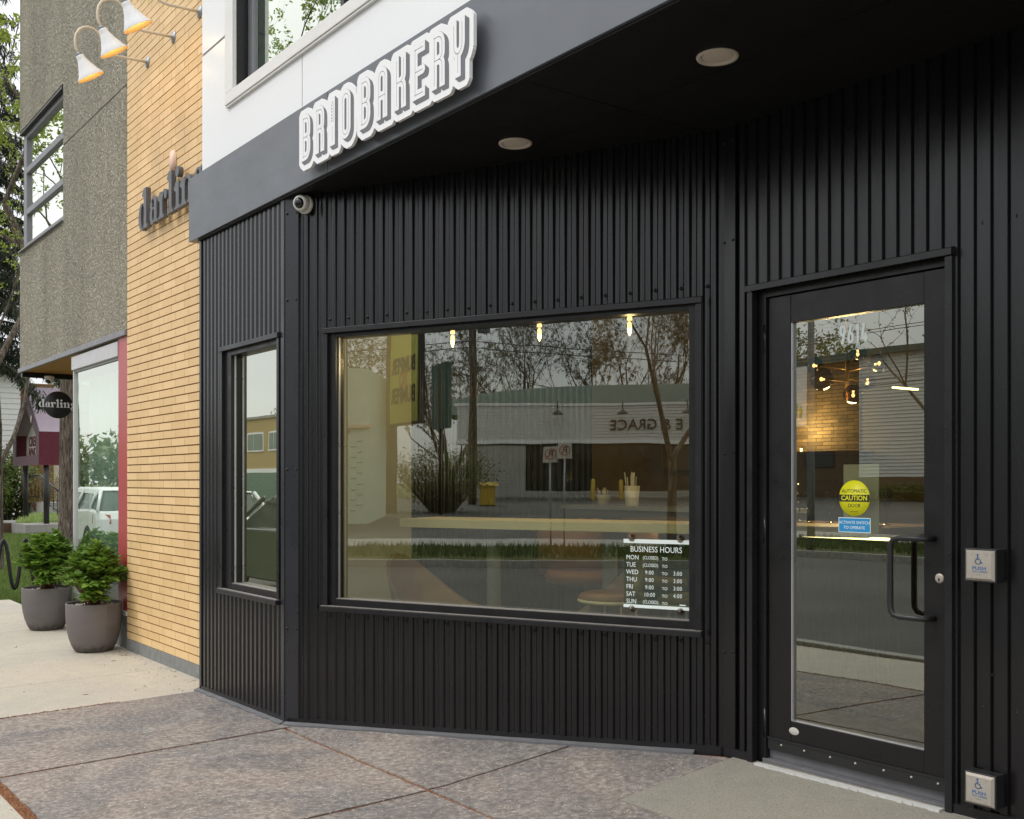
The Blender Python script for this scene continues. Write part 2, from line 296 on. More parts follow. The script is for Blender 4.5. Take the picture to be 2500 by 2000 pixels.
# ------------------------------------------------------------------ builders
OFF = {}
class MB:
    def __init__(s): s.v = []; s.f = []; s.mi = []; s.sm = []; s.k = 0
    def add(s, vs, fs, smooth=False):
        o = len(s.v); s.v += [tuple(p) for p in vs]
        for f in fs: s.f.append([o+i for i in f]); s.mi.append(s.k); s.sm.append(smooth)
    def box(s, a, b):
        x0, y0, z0 = [min(p, q) for p, q in zip(a, b)]; x1, y1, z1 = [max(p, q) for p, q in zip(a, b)]
        s.hexa([(x0, y0, z0), (x1, y0, z0), (x1, y1, z0), (x0, y1, z0), (x0, y0, z1), (x1, y0, z1), (x1, y1, z1), (x0, y1, z1)]); return s
    def hexa(s, p, smooth=False):
        s.add(p, [(0, 3, 2, 1), (4, 5, 6, 7), (0, 1, 5, 4), (1, 2, 6, 5), (2, 3, 7, 6), (3, 0, 4, 7)], smooth); return s
    def fbox(s, fr, s0, s1, n0, n1, z0, z1):
        s.hexa([fr(s0, n0, z0), fr(s1, n0, z0), fr(s1, n1, z0), fr(s0, n1, z0), fr(s0, n0, z1), fr(s1, n0, z1), fr(s1, n1, z1), fr(s0, n1, z1)]); return s
    def prism(s, pts, fn, n0, n1):   # pts 2D outline, fn(a, n, b) -> point
        k = len(pts)
        s.add([fn(a, n0, b) for a, b in pts]+[fn(a, n1, b) for a, b in pts], [tuple(range(k)), tuple(range(2*k-1, k-1, -1))]+[(i, k+i, k+(i+1) % k, (i+1) % k) for i in range(k)]); return s
    def tube(s, pts, r, n=8, cap=True, smooth=True):
        pts = [Vector(p) for p in pts]; k = len(pts)
        rs = r if isinstance(r, (list, tuple)) else [r]*k
        up = Vector((0, 0, 1)); vs = []; prev = None
        for i, p in enumerate(pts):
            t = (pts[min(i+1, k-1)]-pts[max(i-1, 0)]); t = t.normalized() if t.length > 1e-9 else Vector((0, 0, 1))
            if prev is None:
                a = t.cross(up); a = a if a.length > .05 else t.cross(Vector((1, 0, 0)))
            else: a = prev-t*prev.dot(t)
            a.normalize(); prev = a; b = t.cross(a)
            for j in range(n):
                q = 2*math.pi*j/n; vs.append(p+(a*math.cos(q)+b*math.sin(q))*rs[i])
        fs = [(i*n+j, i*n+(j+1) % n, (i+1)*n+(j+1) % n, (i+1)*n+j) for i in range(k-1) for j in range(n)]
        if cap: fs += [tuple(range(n-1, -1, -1)), tuple((k-1)*n+j for j in range(n))]
        s.add(vs, fs, smooth); return s
    def lathe(s, prof, c=(0, 0, 0), ax=(0, 0, 1), n=32, smooth=True):
        ax = Vector(ax).normalized(); c = Vector(c)
        a = ax.cross(Vector((0, 0, 1))); a = a if a.length > .05 else Vector((1, 0, 0)); a.normalize(); b = ax.cross(a)
        vs = [c+ax*h+(a*math.cos(2*math.pi*j/n)+b*math.sin(2*math.pi*j/n))*max(r, 1e-5) for r, h in prof for j in range(n)]
        fs = [(i*n+j, i*n+(j+1) % n, (i+1)*n+(j+1) % n, (i+1)*n+j) for i in range(len(prof)-1) for j in range(n)]
        s.add(vs, fs, smooth); return s
    def ball(s, c, r, n=16, sq=(1, 1, 1)):
        k = n//2; vs = []
        for i in range(k+1):
            th = math.pi*i/k
            for j in range(n):
                ph = 2*math.pi*j/n; vs.append((c[0]+r*sq[0]*math.sin(th)*math.cos(ph), c[1]+r*sq[1]*math.sin(th)*math.sin(ph), c[2]+r*sq[2]*math.cos(th)))
        s.add(vs, [(i*n+j, (i+1)*n+j, (i+1)*n+(j+1) % n, i*n+(j+1) % n) for i in range(k) for j in range(n)], True); return s
    def build(s, name, mats, parent=None, recalc=True, bevel=0):
        off = OFF.get(parent.name, Vector((0, 0, 0))) if parent else Vector((0, 0, 0))
        me = bpy.data.meshes.new(name)
        me.from_pydata([tuple(Vector(p)-off) for p in s.v], [], s.f)
        if not isinstance(mats, (list, tuple)): mats = [mats]
        for q in mats: me.materials.append(q)
        me.polygons.foreach_set('material_index', s.mi); me.polygons.foreach_set('use_smooth', s.sm)
        me.update()
        if recalc:
            bm = bmesh.new(); bm.from_mesh(me); bmesh.ops.recalc_face_normals(bm, faces=bm.faces); bm.to_mesh(me); bm.free()
        o = bpy.data.objects.new(name, me); COL.objects.link(o)
        if parent: o.parent = parent; OFF[o.name] = off
        else: OFF[o.name] = Vector((0, 0, 0))
        if bevel:
            md = o.modifiers.new('bevel', 'BEVEL'); md.width = bevel; md.segments = 2; md.limit_method = 'ANGLE'; md.angle_limit = R(40)
        return o
def each(b, name, mat, parent, bevel=0):
    """one object per connected piece"""
    par = list(range(len(b.v)))
    def fd(i):
        while par[i] != i: par[i] = par[par[i]]; i = par[i]
        return i
    for f in b.f:
        r0 = fd(f[0])
        for i in f[1:]: par[fd(i)] = r0
    gr = {}
    for k, f in enumerate(b.f): gr.setdefault(fd(f[0]), []).append(k)
    out = []
    for ks in gr.values():
        q = MB(); mp_ = {}
        for k in ks:
            for i in b.f[k]:
                if i not in mp_: mp_[i] = len(q.v); q.v.append(b.v[i])
            q.f.append([mp_[i] for i in b.f[k]]); q.mi.append(0); q.sm.append(b.sm[k])
        out.append(q.build(name, mat, parent, bevel=bevel))
    return out
def tag(o, label=None, cat=None, group=None, kind=None):
    for k, v in (('label', label), ('category', cat), ('group', group), ('kind', kind)):
        if v: o[k] = v
    return o
def thing(name, label, cat, loc=(0, 0, 0), group=None):
    o = bpy.data.objects.new(name, None); COL.objects.link(o); o.location = loc; OFF[o.name] = Vector(loc)
    o.empty_display_size = .1
    return tag(o, label, cat, group)
def copy_tree(o, parent=None):
    c = o.copy(); COL.objects.link(c); c.parent = parent
    for ch in list(o.children): copy_tree(ch, c)
    return c
# frames on the facades
def FY(y0): return lambda s, n, z: (s, y0-n, z)           # facing the street; s = X, n = outwards
_C = Vector((-3.515, 3.935, 0)); _U = Vector((-.905, -.4255, 0)); _N = Vector((.4255, -.905, 0))
def FM(s, n, z): p = _C+_U*s+_N*n; return (p.x, p.y, z)    # slanted window wall; s runs left from the inner corner
def g(X, Y):
    b = .012*(X+7.44) if X > -7.44 else 0
    return b+(.095*(Y-2.78) if (Y > 2.78 and X > -7.40) else .02*(Y-2.78))
def gfar(X, Y):
    if Y > -.16: return g(X, min(Y, 2.7)) if X < -7.4 else g(X, Y)
    if Y > -11.2: return -.14
    if Y > -34: return .02+.78*(-11.2-Y)/22.8
    return .8
# text and contour shapes
def text_mesh(body, size, fr, s, n, z, depth=.001, align='CENTER', sx=1, spacing=1, bold=0, flip=1, shear=0):
    cu = bpy.data.curves.new('t', 'FONT'); cu.body = body; cu.size = size; cu.align_x = align; cu.align_y = 'CENTER'
    cu.extrude = depth; cu.space_character = spacing; cu.offset = bold; cu.resolution_u = 3; cu.shear = shear
    ob = bpy.data.objects.new('t', cu); COL.objects.link(ob)
    bpy.context.view_layer.update()
    me = bpy.data.meshes.new_from_object(ob.evaluated_get(bpy.context.evaluated_depsgraph_get()))
    b = MB(); b.add([fr(s+flip*v.co.x*sx, n+v.co.z, z+v.co.y) for v in me.vertices], [tuple(p.vertices) for p in me.polygons])
    bpy.data.objects.remove(ob); bpy.data.curves.remove(cu); bpy.data.meshes.remove(me)
    return b
def join(a, b): a.add(b.v, b.f); return a
def contours(F, x0, y0, h):
    """closed loops of F<0 on a regular grid (marching squares)"""
    ny, nx = F.shape; ins = F < 0
    cell = ins[:-1, :-1]*1+ins[:-1, 1:]*2+ins[1:, 1:]*4+ins[1:, :-1]*8
    ys, xs = np.nonzero((cell > 0) & (cell < 15)); nxt = {}
    T = {1: [(3, 0)], 2: [(0, 1)], 3: [(3, 1)], 4: [(1, 2)], 5: [(3, 2), (1, 0)], 6: [(0, 2)], 7: [(3, 2)], 8: [(2, 3)], 9: [(2, 0)], 10: [(0, 3), (2, 1)], 11: [(2, 1)], 12: [(1, 3)], 13: [(1, 0)], 14: [(0, 3)]}
    def key(i, j, e): return ((j, i, 0), (j, i+1, 1), (j+1, i, 0), (j, i, 1))[e]
    for j, i in zip(ys.tolist(), xs.tolist()):
        for a, b in T[int(cell[j, i])]: nxt[key(i, j, a)] = key(i, j, b)
    def pt(k):
        j, i, o = k
        a = F[j, i]; b = F[j, i+1] if o == 0 else F[j+1, i]; t = float(a/(a-b)) if a != b else .5
        return (x0+h*(i+(t if o == 0 else 0)), y0+h*(j+(t if o else 0)))
    loops = []
    while nxt:
        st, cur = nxt.popitem(); lp = [pt(st)]
        while cur != st and cur in nxt: lp.append(pt(cur)); cur = nxt.pop(cur)
        if len(lp) < 6: continue
        q = [lp[0]]
        for k in range(1, len(lp)-1):
            a = q[-1]; b = lp[k]; c = lp[k+1]
            dev = abs((b[0]-a[0])*(c[1]-a[1])-(b[1]-a[1])*(c[0]-a[0]))/(math.hypot(c[0]-a[0], c[1]-a[1])+1e-9)
            if dev > h*.06 or math.hypot(b[0]-a[0], b[1]-a[1]) > 40*h: q.append(b)
        if len(q) > 3: loops.append(q)
    return loops
def fill(loops, fr, n0, n1):
    """flat shape with thickness from nested loops"""
    cu = bpy.data.curves.new('c', 'CURVE'); cu.dimensions = '2D'; cu.fill_mode = 'BOTH'; cu.extrude = abs(n1-n0)/2
    for lp in loops:
        sp = cu.splines.new('POLY'); sp.points.add(len(lp)-1); sp.use_cyclic_u = True
        for p, (x, y) in zip(sp.points, lp): p.co = (x, y, 0, 1)
    ob = bpy.data.objects.new('c', cu); COL.objects.link(ob); bpy.context.view_layer.update()
    me = bpy.data.meshes.new_from_object(ob.evaluated_get(bpy.context.evaluated_depsgraph_get()))
    nm = (n0+n1)/2
    b = MB(); b.add([fr(v.co.x, nm+v.co.z, v.co.y) for v in me.vertices], [tuple(p.vertices) for p in me.polygons])
    bpy.data.objects.remove(ob); bpy.data.curves.remove(cu); bpy.data.meshes.remove(me); return b
def seg_d(X, Y, pl):
    D = np.full(X.shape, 9.)
    for (ax, ay), (bx, by) in zip(pl[:-1], pl[1:]):
        dx, dy = bx-ax, by-ay; L = dx*dx+dy*dy+1e-12
        t = np.clip(((X-ax)*dx+(Y-ay)*dy)/L, 0, 1); D = np.minimum(D, np.hypot(X-ax-t*dx, Y-ay-t*dy))
    return D
def arc(cx, cy, rx, ry, a0, a1, n=10):
    return [(cx+rx*math.cos(R(a0+(a1-a0)*i/n)), cy+ry*math.sin(R(a0+(a1-a0)*i/n))) for i in range(n+1)]

# ------------------------------------------------------------------ ground, road, paving
def sheet(name, poly, dz, mat, zf=gfar, cell=.6, kind='structure', thick=0):
    bm = bmesh.new(); f = bm.faces.new([bm.verts.new((x, y, 0)) for x, y in poly])
    xs = [p[0] for p in poly]; ys = [p[1] for p in poly]
    def cut(co, no): bmesh.ops.bisect_plane(bm, geom=bm.verts[:]+bm.edges[:]+bm.faces[:], plane_co=co, plane_no=no)
    if cell:
        k = math.ceil(min(xs)/cell)
        while k*cell < max(xs): cut((k*cell, 0, 0), (1, 0, 0)); k += 1
        k = math.ceil(min(ys)/cell)
        while k*cell < max(ys): cut((0, k*cell, 0), (0, 1, 0)); k += 1
    for v in (-7.4, -7.44):
        if min(xs) < v < max(xs): cut((v, 0, 0), (1, 0, 0))
    for v in (2.78, -.16, -11.2, -34):
        if min(ys) < v < max(ys): cut((0, v, 0), (0, 1, 0))
    for v in bm.verts: v.co.z = zf(v.co.x, v.co.y)+dz
    bmesh.ops.recalc_face_normals(bm, faces=bm.faces)
    if sum(f.normal.z for f in bm.faces) < 0: bmesh.ops.reverse_faces(bm, faces=bm.faces)
    if thick:
        ext = bmesh.ops.extrude_face_region(bm, geom=bm.faces[:])
        for e in ext['geom']:
            if isinstance(e, bmesh.types.BMVert): e.co.z -= thick
        bmesh.ops.recalc_face_normals(bm, faces=bm.faces)
    me = bpy.data.meshes.new(name); bm.to_mesh(me); bm.free(); me.materials.append(mat)
    o = bpy.data.objects.new(name, me); COL.objects.link(o); OFF[o.name] = Vector((0, 0, 0))
    if kind: o['kind'] = kind
    return o
def zbase(X, Y):
    z = gfar(X, Y) if Y < 12 else g(X, 2.7)
    return z-(.06 if Y > -11.2 else .03)
sheet('ground', [(-900, -900), (900, -900), (900, 900), (-900, 900)], -.03, M['lawn'], lambda X, Y: -.33 if (-11.3 < Y < -.1) else (zbase(X, Y) if abs(X) < 400 else -.2), 0)
b = MB()
b.add([(-200, -11.05, -.14), (120, -11.05, -.14), (120, -.3, -.14), (-200, -.3, -.14)], [(0, 1, 2, 3)])
tag(b.build('road', M['asphalt'], recalc=False), kind='structure')
b = MB(); 
for y0, y1 in ((-.30, -.16), (-11.19, -11.05)): b.box((-200, y0, -.3), (120, y1, -.004))
tag(b.build('kerb', M['curb']), kind='structure')
# grey joint bed and the light sidewalk slabs
sheet('sidewalk_bed', [(-14.6, -.16), (3, -.16), (3, 3.93), (-7.38, 3.93), (-7.38, 3.0), (-14.6, 3.0)], -.003, M['debris'])
def slab(name, x0, x1, y0, y1, mat, gap=.006, dz=0.0):
    return sheet(name, [(x0+gap, y0+gap), (x1-gap, y0+gap), (x1-gap, y1-gap), (x0+gap, y1-gap)], dz, mat, thick=.03)
xs_ = [-14.6, -13.05, -11.5, -9.95, -8.45, -7.36]
for i in range(5):
    for y0, y1 in ((-.16, 1.18), (1.18, 3.0)):
        slab('sidewalk', xs_[i], xs_[i+1], y0, y1, M['conc'], .003)
for x0, x1 in ((-7.36, -5.8), (-5.8, -4.2), (-4.2, -2.6), (-2.6, -1), (-1, .6), (.6, 2.2)):
    slab('sidewalk', x0, x1, -.16, 1.10, M['conc'], .004)
def irr(poly, amp, n=14, sd=1):
    rr = random.Random(sd); out = []
    for (a, b) in zip(poly, poly[1:]+poly[:1]):
        for i in range(n):
            t = i/n; x = a[0]+(b[0]-a[0])*t; y = a[1]+(b[1]-a[1])*t
            k = amp if i else amp*.3
            out.append((x+rr.uniform(-k, k), y+rr.uniform(-k, k)))
    return out
# stained entry paving with open, leaf filled joints
def pave(poly, sd, dz=.004): return sheet('entry_paving', irr(poly, .0035, 18, sd), dz, M['pave'], thick=.04, cell=0)
pave([(-7.350, 1.150), (-5.862, 1.150), (-5.882, 2.755), (-7.370, 2.755)], 1)
pave([(-5.833, 1.150), (-4.211, 1.150), (-4.231, 2.668), (-5.853, 2.696)], 2)
pave([(-5.855, 2.72), (-4.24, 2.69), (-4.24, 3.60), (-5.90, 2.80)], 3)
pave([(-4.185, 1.145), (-2.6, 1.145), (-2.6, 2.635), (-4.205, 2.665)], 4)
pave([(-4.22, 2.685), (-2.6, 2.66), (-2.6, 3.15), (-3.458, 3.168), (-3.458, 3.90), (-4.22, 3.60)], 5)
pave([(-2.58, 1.145), (.6, 1.145), (.6, 3.93), (-2.15, 3.93), (-2.15, 3.14), (-2.58, 3.14)], 6)
sheet('door_slab', irr([(-3.452, 3.172), (-2.16, 3.155), (-2.16, 3.945), (-3.452, 3.945)], .002, 10, 9), .006, M['conc_grey'], thick=.04, cell=0)
# white sealant line under the door and grey membrane along the wall foot
b = MB(); rr = random.Random(4)
for i in range(40):
    x0 = -3.30+i*.0235; w = rr.uniform(.016, .024); y0 = 3.905
    b.box((x0, y0-w, g(x0, 3.9)+.004), (x0+.024, y0+.012, g(x0, 3.9)+.0135+.002*rr.random()))
tag(b.build('door_sealant', simple('white_sealant', (.55, .55, .52), .7, 0, .1, 20)), 'ragged white sealant line on the slab under the glass door', 'sealant')
# far side: boulevard grass, path, lot
sheet('far_boulevard', [(-200, -13.6), (120, -13.6), (120, -11.2), (-200, -11.2)], -.004, M['lawn'], cell=0)
sheet('far_sidewalk', [(-200, -15.4), (120, -15.4), (120, -13.6), (-200, -13.6)], .004, M['curb'], cell=0)
sheet('car_park', [(-60, -33.9), (40, -33.9), (40, -15.4), (-60, -15.4)], .008, M['asphalt'], cell=0)
def blades(name, n, area, zf, hgt, mat, wd=.006, label=None, cat=None, lean=.5, pos=None):
    b = MB(); rr = random.Random(5)
    for i in range(n):
        if pos: x, y = pos(rr)
        else: x = rr.uniform(area[0], area[1]); y = rr.uniform(area[2], area[3])
        z = zf(x, y); a = rr.uniform(0, 6.283); h = hgt*rr.uniform(.5, 1.2); ca, sa = math.cos(a), math.sin(a); w = wd*rr.uniform(.7, 1.4); l = h*lean*rr.random(); q = rr.uniform(0, 6.28)
        b.add([(x-ca*w, y-sa*w, z), (x+ca*w, y+sa*w, z), (x+l*math.cos(q), y+l*math.sin(q), z+h)], [(0, 1, 2)])
    return tag(b.build(name, mat, recalc=False), label, cat, kind='stuff')
def lawnpos(rr):
    t = rr.random()**1.6; X = -14.75-t*20; c = -X*.2; return X, rr.uniform(max(2.3, c*.95), c+3.2)
blades('lawn_grass', 60000, None, lambda x, y: zbase(x, y)-.03, .075, M['grass'], .008, 'short patchy green lawn behind the bike rack', 'grass', pos=lawnpos)
blades('boulevard_grass', 9000, (-22, 2, -13.5, -11.3), lambda x, y: gfar(x, y), .15, M['grass_dark'], .014, 'long grass strip across the street along the kerb', 'grass')
def coverpos(rr): t = rr.random(); return -36-7*t, 8.6+2.2*t+rr.uniform(-1, 1.4)
blades('ground_cover', 6000, None, lambda x, y: -.06, .42, M['grasslime'], .05, 'pale green variegated ground cover beside the apartment steps', 'ground cover', pos=coverpos)

# ------------------------------------------------------------------ bakery building
BK = thing('bakery_building', 'black ribbed metal shopfront with white panelled upper storey and wide grey fascia', 'building', (-5, 4, 0))
PER = .0677
def _h(k): return (math.sin(k*127.1+3.7)*43758.5453) % 1
FLAT = False
def rib(s, ph=0):
    if FLAT:
        t = ((s+ph)/PER) % 1
        return .013 if (t < .40 or t > .98) else (.013*(1-(t-.40)/.10) if t < .50 else (0 if t < .88 else .013*(t-.88)/.10))
    u = (s+ph)/PER; k = math.floor(u); t = u-k; D = .0150*(.93+.14*_h(k)); j = .02*(_h(k+.5)-.5)
    sm = lambda q: q*q*(3-2*q)
    if t < .30+j: return D
    if t < .52+j: return D*(1-sm((t-.30-j)/.22))
    if t < .80: return 0
    return (.0150*(.93+.14*_h(k+1)))*sm((t-.80)/.20)
def cladding(b, fr, s0, s1, zb, zt, ph=0):
    brk = {s0, s1}; k = math.floor((s0+ph)/PER)-1
    while k*PER-ph < s1+PER:
        for t in (0, .40, .50, .88, .98) if FLAT else (0, .15, .295, .34, .375, .41, .445, .48, .525, .66, .80, .835, .87, .90, .93, .965):
            s = (k+t)*PER-ph
            if s0 < s < s1: brk.add(s)
        k += 1
    L = sorted(brk); vs = []
    for s in L: vs += [fr(s, rib(s, ph), zb(s)), fr(s, rib(s, ph), zt)]
    b.add(vs, [(2*i, 2*i+2, 2*i+3, 2*i+1) for i in range(len(L)-1)], not FLAT)
b = MB()
fS, fD = FY(2.778), FY(3.935)
gS = lambda s: g(s, 2.778)-.03
gM = lambda s: g(*FM(s, 0, 0)[:2])-.03
gD = lambda s: g(s, 3.935)-.03
OPM = (.13, 2.41, .75, 2.375); OPS = (-6.955, -6.05, .76, 2.38); OPD = (-3.345, -2.335, 0, 2.395)
def clad_open(fr, s0, s1, zb, op, ph):
    a, c, lo, hi = op
    cladding(b, fr, s0, a, zb, 3.21, ph); cladding(b, fr, a, c, lambda s: hi, 3.21, ph)
    if lo > 0: cladding(b, fr, a, c, zb, lo, ph)
    cladding(b, fr, c, s1, zb, 3.21, ph)
clad_open(FM, .01, 2.70, gM, OPM, .02); FLAT = True; clad_open(fS, -7.36, -6.0, gS, OPS, 0); clad_open(fD, -3.45, 2.5, gD, OPD, .03); FLAT = False
b.build('ribbed_cladding', M['black'], BK, recalc=False)
# solid wall behind the cladding
b = MB()
def back_open(fr, s0, s1, op, n0=-.14, n1=-.004, zt=3.3):
    a, c, lo, hi = op
    b.fbox(fr, s0, a, n0, n1, -.2, zt); b.fbox(fr, c, s1, n0, n1, -.2, zt); b.fbox(fr, a, c, n0, n1, hi, zt)
    if lo > 0: b.fbox(fr, a, c, n0, n1, -.2, lo)
back_open(fS, -7.37, -5.99, OPS); back_open(FM, .02, 2.69, OPM); back_open(fD, -3.50, 2.5, OPD)
b.build('backing_wall', M['darkint'], BK)
# flashings
b = MB()
for fr, (a, c, lo, hi), pr_ in ((FM, OPM, .040), (fS, OPS, .040), (fD, OPD, .040)):
    o = .02
    b.hexa([fr(a-o, .010, hi-.012), fr(c+o, .010, hi-.012), fr(c+o, pr_, hi-.018), fr(a-o, pr_, hi-.018), fr(a-o, .010, hi+.020), fr(c+o, .010, hi+.020), fr(c+o, pr_, hi+.012), fr(a-o, pr_, hi+.012)])
    zb = lo if lo > 0 else .09
    top = hi-.0185
    b.fbox(fr, a-o+.004, a+.016, -.004, .028, zb+.002, top); b.fbox(fr, c-.016, c+o-.004, -.004, .028, zb+.002, top)
for fr, (a, c, lo, hi) in ((FM, OPM), (fS, OPS)):
    b.fbox(fr, a-.022, c+.022, .009, .052, lo-.026, lo+.001)
each(b, 'flashing', M['trim'], BK, .002)
b = MB()
for fr, (a, c, lo, hi) in ((FM, OPM), (fS, OPS)):
    b.fbox(fr, a-.018, c+.018, .012, .049, lo+.0035, lo+.006)
each(b, 'sill_dust', M['sill_grey'], BK)
b = MB()
sc = 2.719
cz0, cz1 = -.0, 3.2
b.hexa([fS(-6.045+.035, .016, 0), fS(-5.980, .016, 0), FM(sc-.005, .022, 0), FM(sc, .0, 0), fS(-6.045+.035, .016, 3.2), fS(-5.980, .016, 3.2), FM(sc-.005, .022, 3.2), FM(sc, .0, 3.2)])
b.fbox(FM, 2.615, 2.716, .014, .020, .01, 3.2); b.fbox(fS, -7.376, -7.340, -.02, .020, -.03, 3.2); b.fbox(fS, -6.018, -5.972, .014, .021, .0, 3.2)
each(b, 'corner_trim', M['corner'], BK, .002)
b = MB(); b.fbox(fD, -3.512, -3.440, .014, .019, .14, 3.2); b.fbox(FM, -.004, .022, .015, .020, .14, 3.2)
each(b, 'corner_trim', M['black'], BK, .002)
for fr, s0, s1, gf in ((fS, -7.36, -5.985, gS), (FM, -.01, 2.70, gM), (fD, -3.51, -3.345, gD), (fD, -2.335, 2.5, gD)):
    n = 12; b = MB()
    for i in range(n):
        a = s0+(s1-s0)*i/n; c = s0+(s1-s0)*(i+1)/n
        b.hexa([fr(a, .0, gf(a)), fr(c, .0, gf(c)), fr(c, .020, gf(c)), fr(a, .020, gf(a)), fr(a, .0, gf(a)+.075), fr(c, .0, gf(c)+.075), fr(c, .020, gf(c)+.072), fr(a, .020, gf(a)+.072)])
    b.build('base_flashing', M['trim'], BK)
for fr, s0, s1, gf in ((fS, -7.40, -5.975, gS), (FM, .15, 2.715, gM)):
    n = 24; b = MB()
    for i in range(n):
        a = s0+(s1-s0)*i/n; c = s0+(s1-s0)*(i+1)/n; wa = .050+.008*math.sin(i*1.7); wc = .050+.008*math.sin((i+1)*1.7)
        b.hexa([fr(a, .01, gf(a)), fr(c, .01, gf(c)), fr(c, wc, gf(c)), fr(a, wa, gf(a)), fr(a, .01, gf(a)+.053), fr(c, .01, gf(c)+.053), fr(c, wc, gf(c)+.041), fr(a, wa, gf(a)+.041)])
    b.build('footing_membrane', M['membrane'], BK)
# screws
b = MB()
def screw(fr, s, n, z, r=.0068):
    p = Vector(fr(s, n, z)); ax = Vector(fr(s, n+1, z))-p
    b.lathe([(0, .0075), (r*.7, .0065), (r, .003), (r, 0), (r*1.5, -.0004)], p, ax, 8)
k0 = .02
for z in (2.44, .695):
    s = .09
    while s < 2.50: screw(FM, s, .004, z+(random.random()-.5)*.006); s += 2*PER
s = -3.40+.0
while s < -2.2: screw(fD, s, .006, 2.475+.004*random.random(), .006); s += 2*PER
for z in (2.638, 1.618, .66, 3.12):
    screw(FM, .0, .019, z); screw(fD, -3.452, .018, z+.006)
    screw(FM, 2.63, .019, z-.06 if z < 3 else 3.1); screw(FM, 2.70, .022, z-.06 if z < 3 else 3.1)
for z in (2.475, .60): 
    for s in (-2.20, -2.065, -1.93, -1.79): screw(fD, s, .004, z+.01)
for s in (-2.17, -2.03): screw(fD, s, .004, .74)
each(b, 'screw', M['frame'], BK)
# windows
def window(fr, op, ins, glass_n, gm, name='window', split=None):
    a, c, lo, hi = op; l, r_, dn, up = ins
    a1, c1, lo1, hi1 = a+l, c-r_, lo+dn, hi-up
    b = MB()
    n0, n1 = glass_n-.02, .006
    b.fbox(fr, a, a1, n0, n1, lo, hi); b.fbox(fr, c1, c, n0, n1, lo, hi)
    b.fbox(fr, a1, c1, n0, n1-.0015, lo, lo1); b.fbox(fr, a1, c1, n0, n1-.0015, hi1, hi)
    if split: b.fbox(fr, split-.03, split+.03, n0, n1-.003, lo1, hi1)
    w = b.build(name, M['frame'], BK, bevel=.002)
    b = MB(); q = .007
    for s0 in (a1, c1-q): b.fbox(fr, s0+.0, s0+q, glass_n+.022, glass_n+.034, lo1, hi1)
    each(b, 'bead', M['silver'], w)
    b = MB(); b.fbox(fr, a1, c1, glass_n+.004, n1-.004, lo1, lo1+.003); b.build('inner_sill', M['sill_grey'], w)
    b = MB(); b.fbox(fr, a1-.004, c1+.004, glass_n-.006, glass_n, lo1-.004, hi1+.004); b.build('pane', gm, w)
    return w
window(FM, OPM, (.055, .06, .045, .04), -.055, M['glass'])
window(fS, OPS, (.125, .015, .045, .05), -.050, M['glass_hi'])
# door
fDoor = FY(3.967)
DR = MB()
X0, X1, Z0, Z1 = -3.281, -2.366, .232, 2.345; gx0, gx1, gz0, gz1 = -3.152, -2.478, .382, 2.214
DR.fbox(fDoor, X0, gx0, -.045, 0, Z0, Z1); DR.fbox(fDoor, gx1, X1, -.045, 0, Z0, Z1)
DR.fbox(fDoor, gx0, gx1, -.045, -.0012, Z0, gz0); DR.fbox(fDoor, gx0, gx1, -.045, -.0012, gz1, Z1)
door = DR.build('door', M['frame'], BK, bevel=.003)
b = MB(); b.fbox(fDoor, gx0, gx1, -.024, -.018, gz0, gz1); b.build('pane', M['glass'], door)
b = MB()
b.fbox(fDoor, gx0+.001, gx0+.008, -.017, -.003, gz0+.003, gz1); b.fbox(fDoor, gx0, gx1, -.017, -.004, gz0, gz0+.003); each(b, 'bead', M['silver'], door)
b = MB()
hp = [(-2.432, 0, 1.252), (-2.438, .040, 1.252), (-2.452, .058, 1.252), (-2.48, .066, 1.252), (-2.545, .068, 1.252), (-2.572, .068, 1.246), (-2.586, .068, 1.228), (-2.588, .068, 1.20), (-2.588, .068, .98), (-2.586, .068, .952), (-2.572, .068, .934), (-2.545, .068, .928), (-2.48, .066, .928), (-2.452, .058, .928), (-2.438, .040, .928), (-2.432, 0, .928)]
b.tube([fDoor(*p) for p in hp], .0125, 12); b.build('handle', M['black_plastic'], door)
b = MB(); b.lathe([(0, .004), (.010, .0045), (.017, .004), (.020, 0)], fDoor(-2.408, 0, 1.092), (0, -1, 0), 24); b.build('lock_cylinder', M['chrome'], door)
b = MB(); b.lathe([(0, .0062), (.004, .006), (.005, .004)], fDoor(-2.408, 0, 1.088), (0, -1, 0), 12); b.fbox(fDoor, -2.4095, -2.4065, .0035, .0070, 1.079, 1.090); b.build('keyway', M['ink'], door)
for za, zb in ((2.218, 2.089), (1.318, 1.197), (.416, .286)):
    b = MB(); b.tube([fDoor(-3.292, .010, zb), fDoor(-3.292, .010, za)], .0085, 10); b.tube([fDoor(-3.292, .010, za), fDoor(-3.292, .010, za+.006)], .006, 8); b.build('hinge', M['trim'], door)
b = MB(); b.fbox(fDoor, X0+.002, X1-.004, .0, .006, .232, .285); b.fbox(fDoor, X0+.002, X1-.004, .002, .011, .281, .289); b.build('door_sweep', M['black_plastic'], door)
b = MB()
for x in (-3.20, -3.07, -2.93, -2.80, -2.66, -2.53, -2.41): b.lathe([(0, .005), (.004, .0045), (.0055, 0)], fDoor(x, .0062, .262), (0, -1, 0), 8)
each(b, 'bolt', M['chrome'], door)
b = MB(); b.lathe([(0, .0012), (.026, .0012), (.028, 0)], fDoor(-3.133, 0, .338), (0, -1, 0), 24)
for i, v in enumerate(b.v): b.v[i] = (v[0], v[1], .338+(v[2]-.338)*.62)
pl = b.build('maker_badge', M['paper'], door)
b = MB()
fF = FY(3.952)
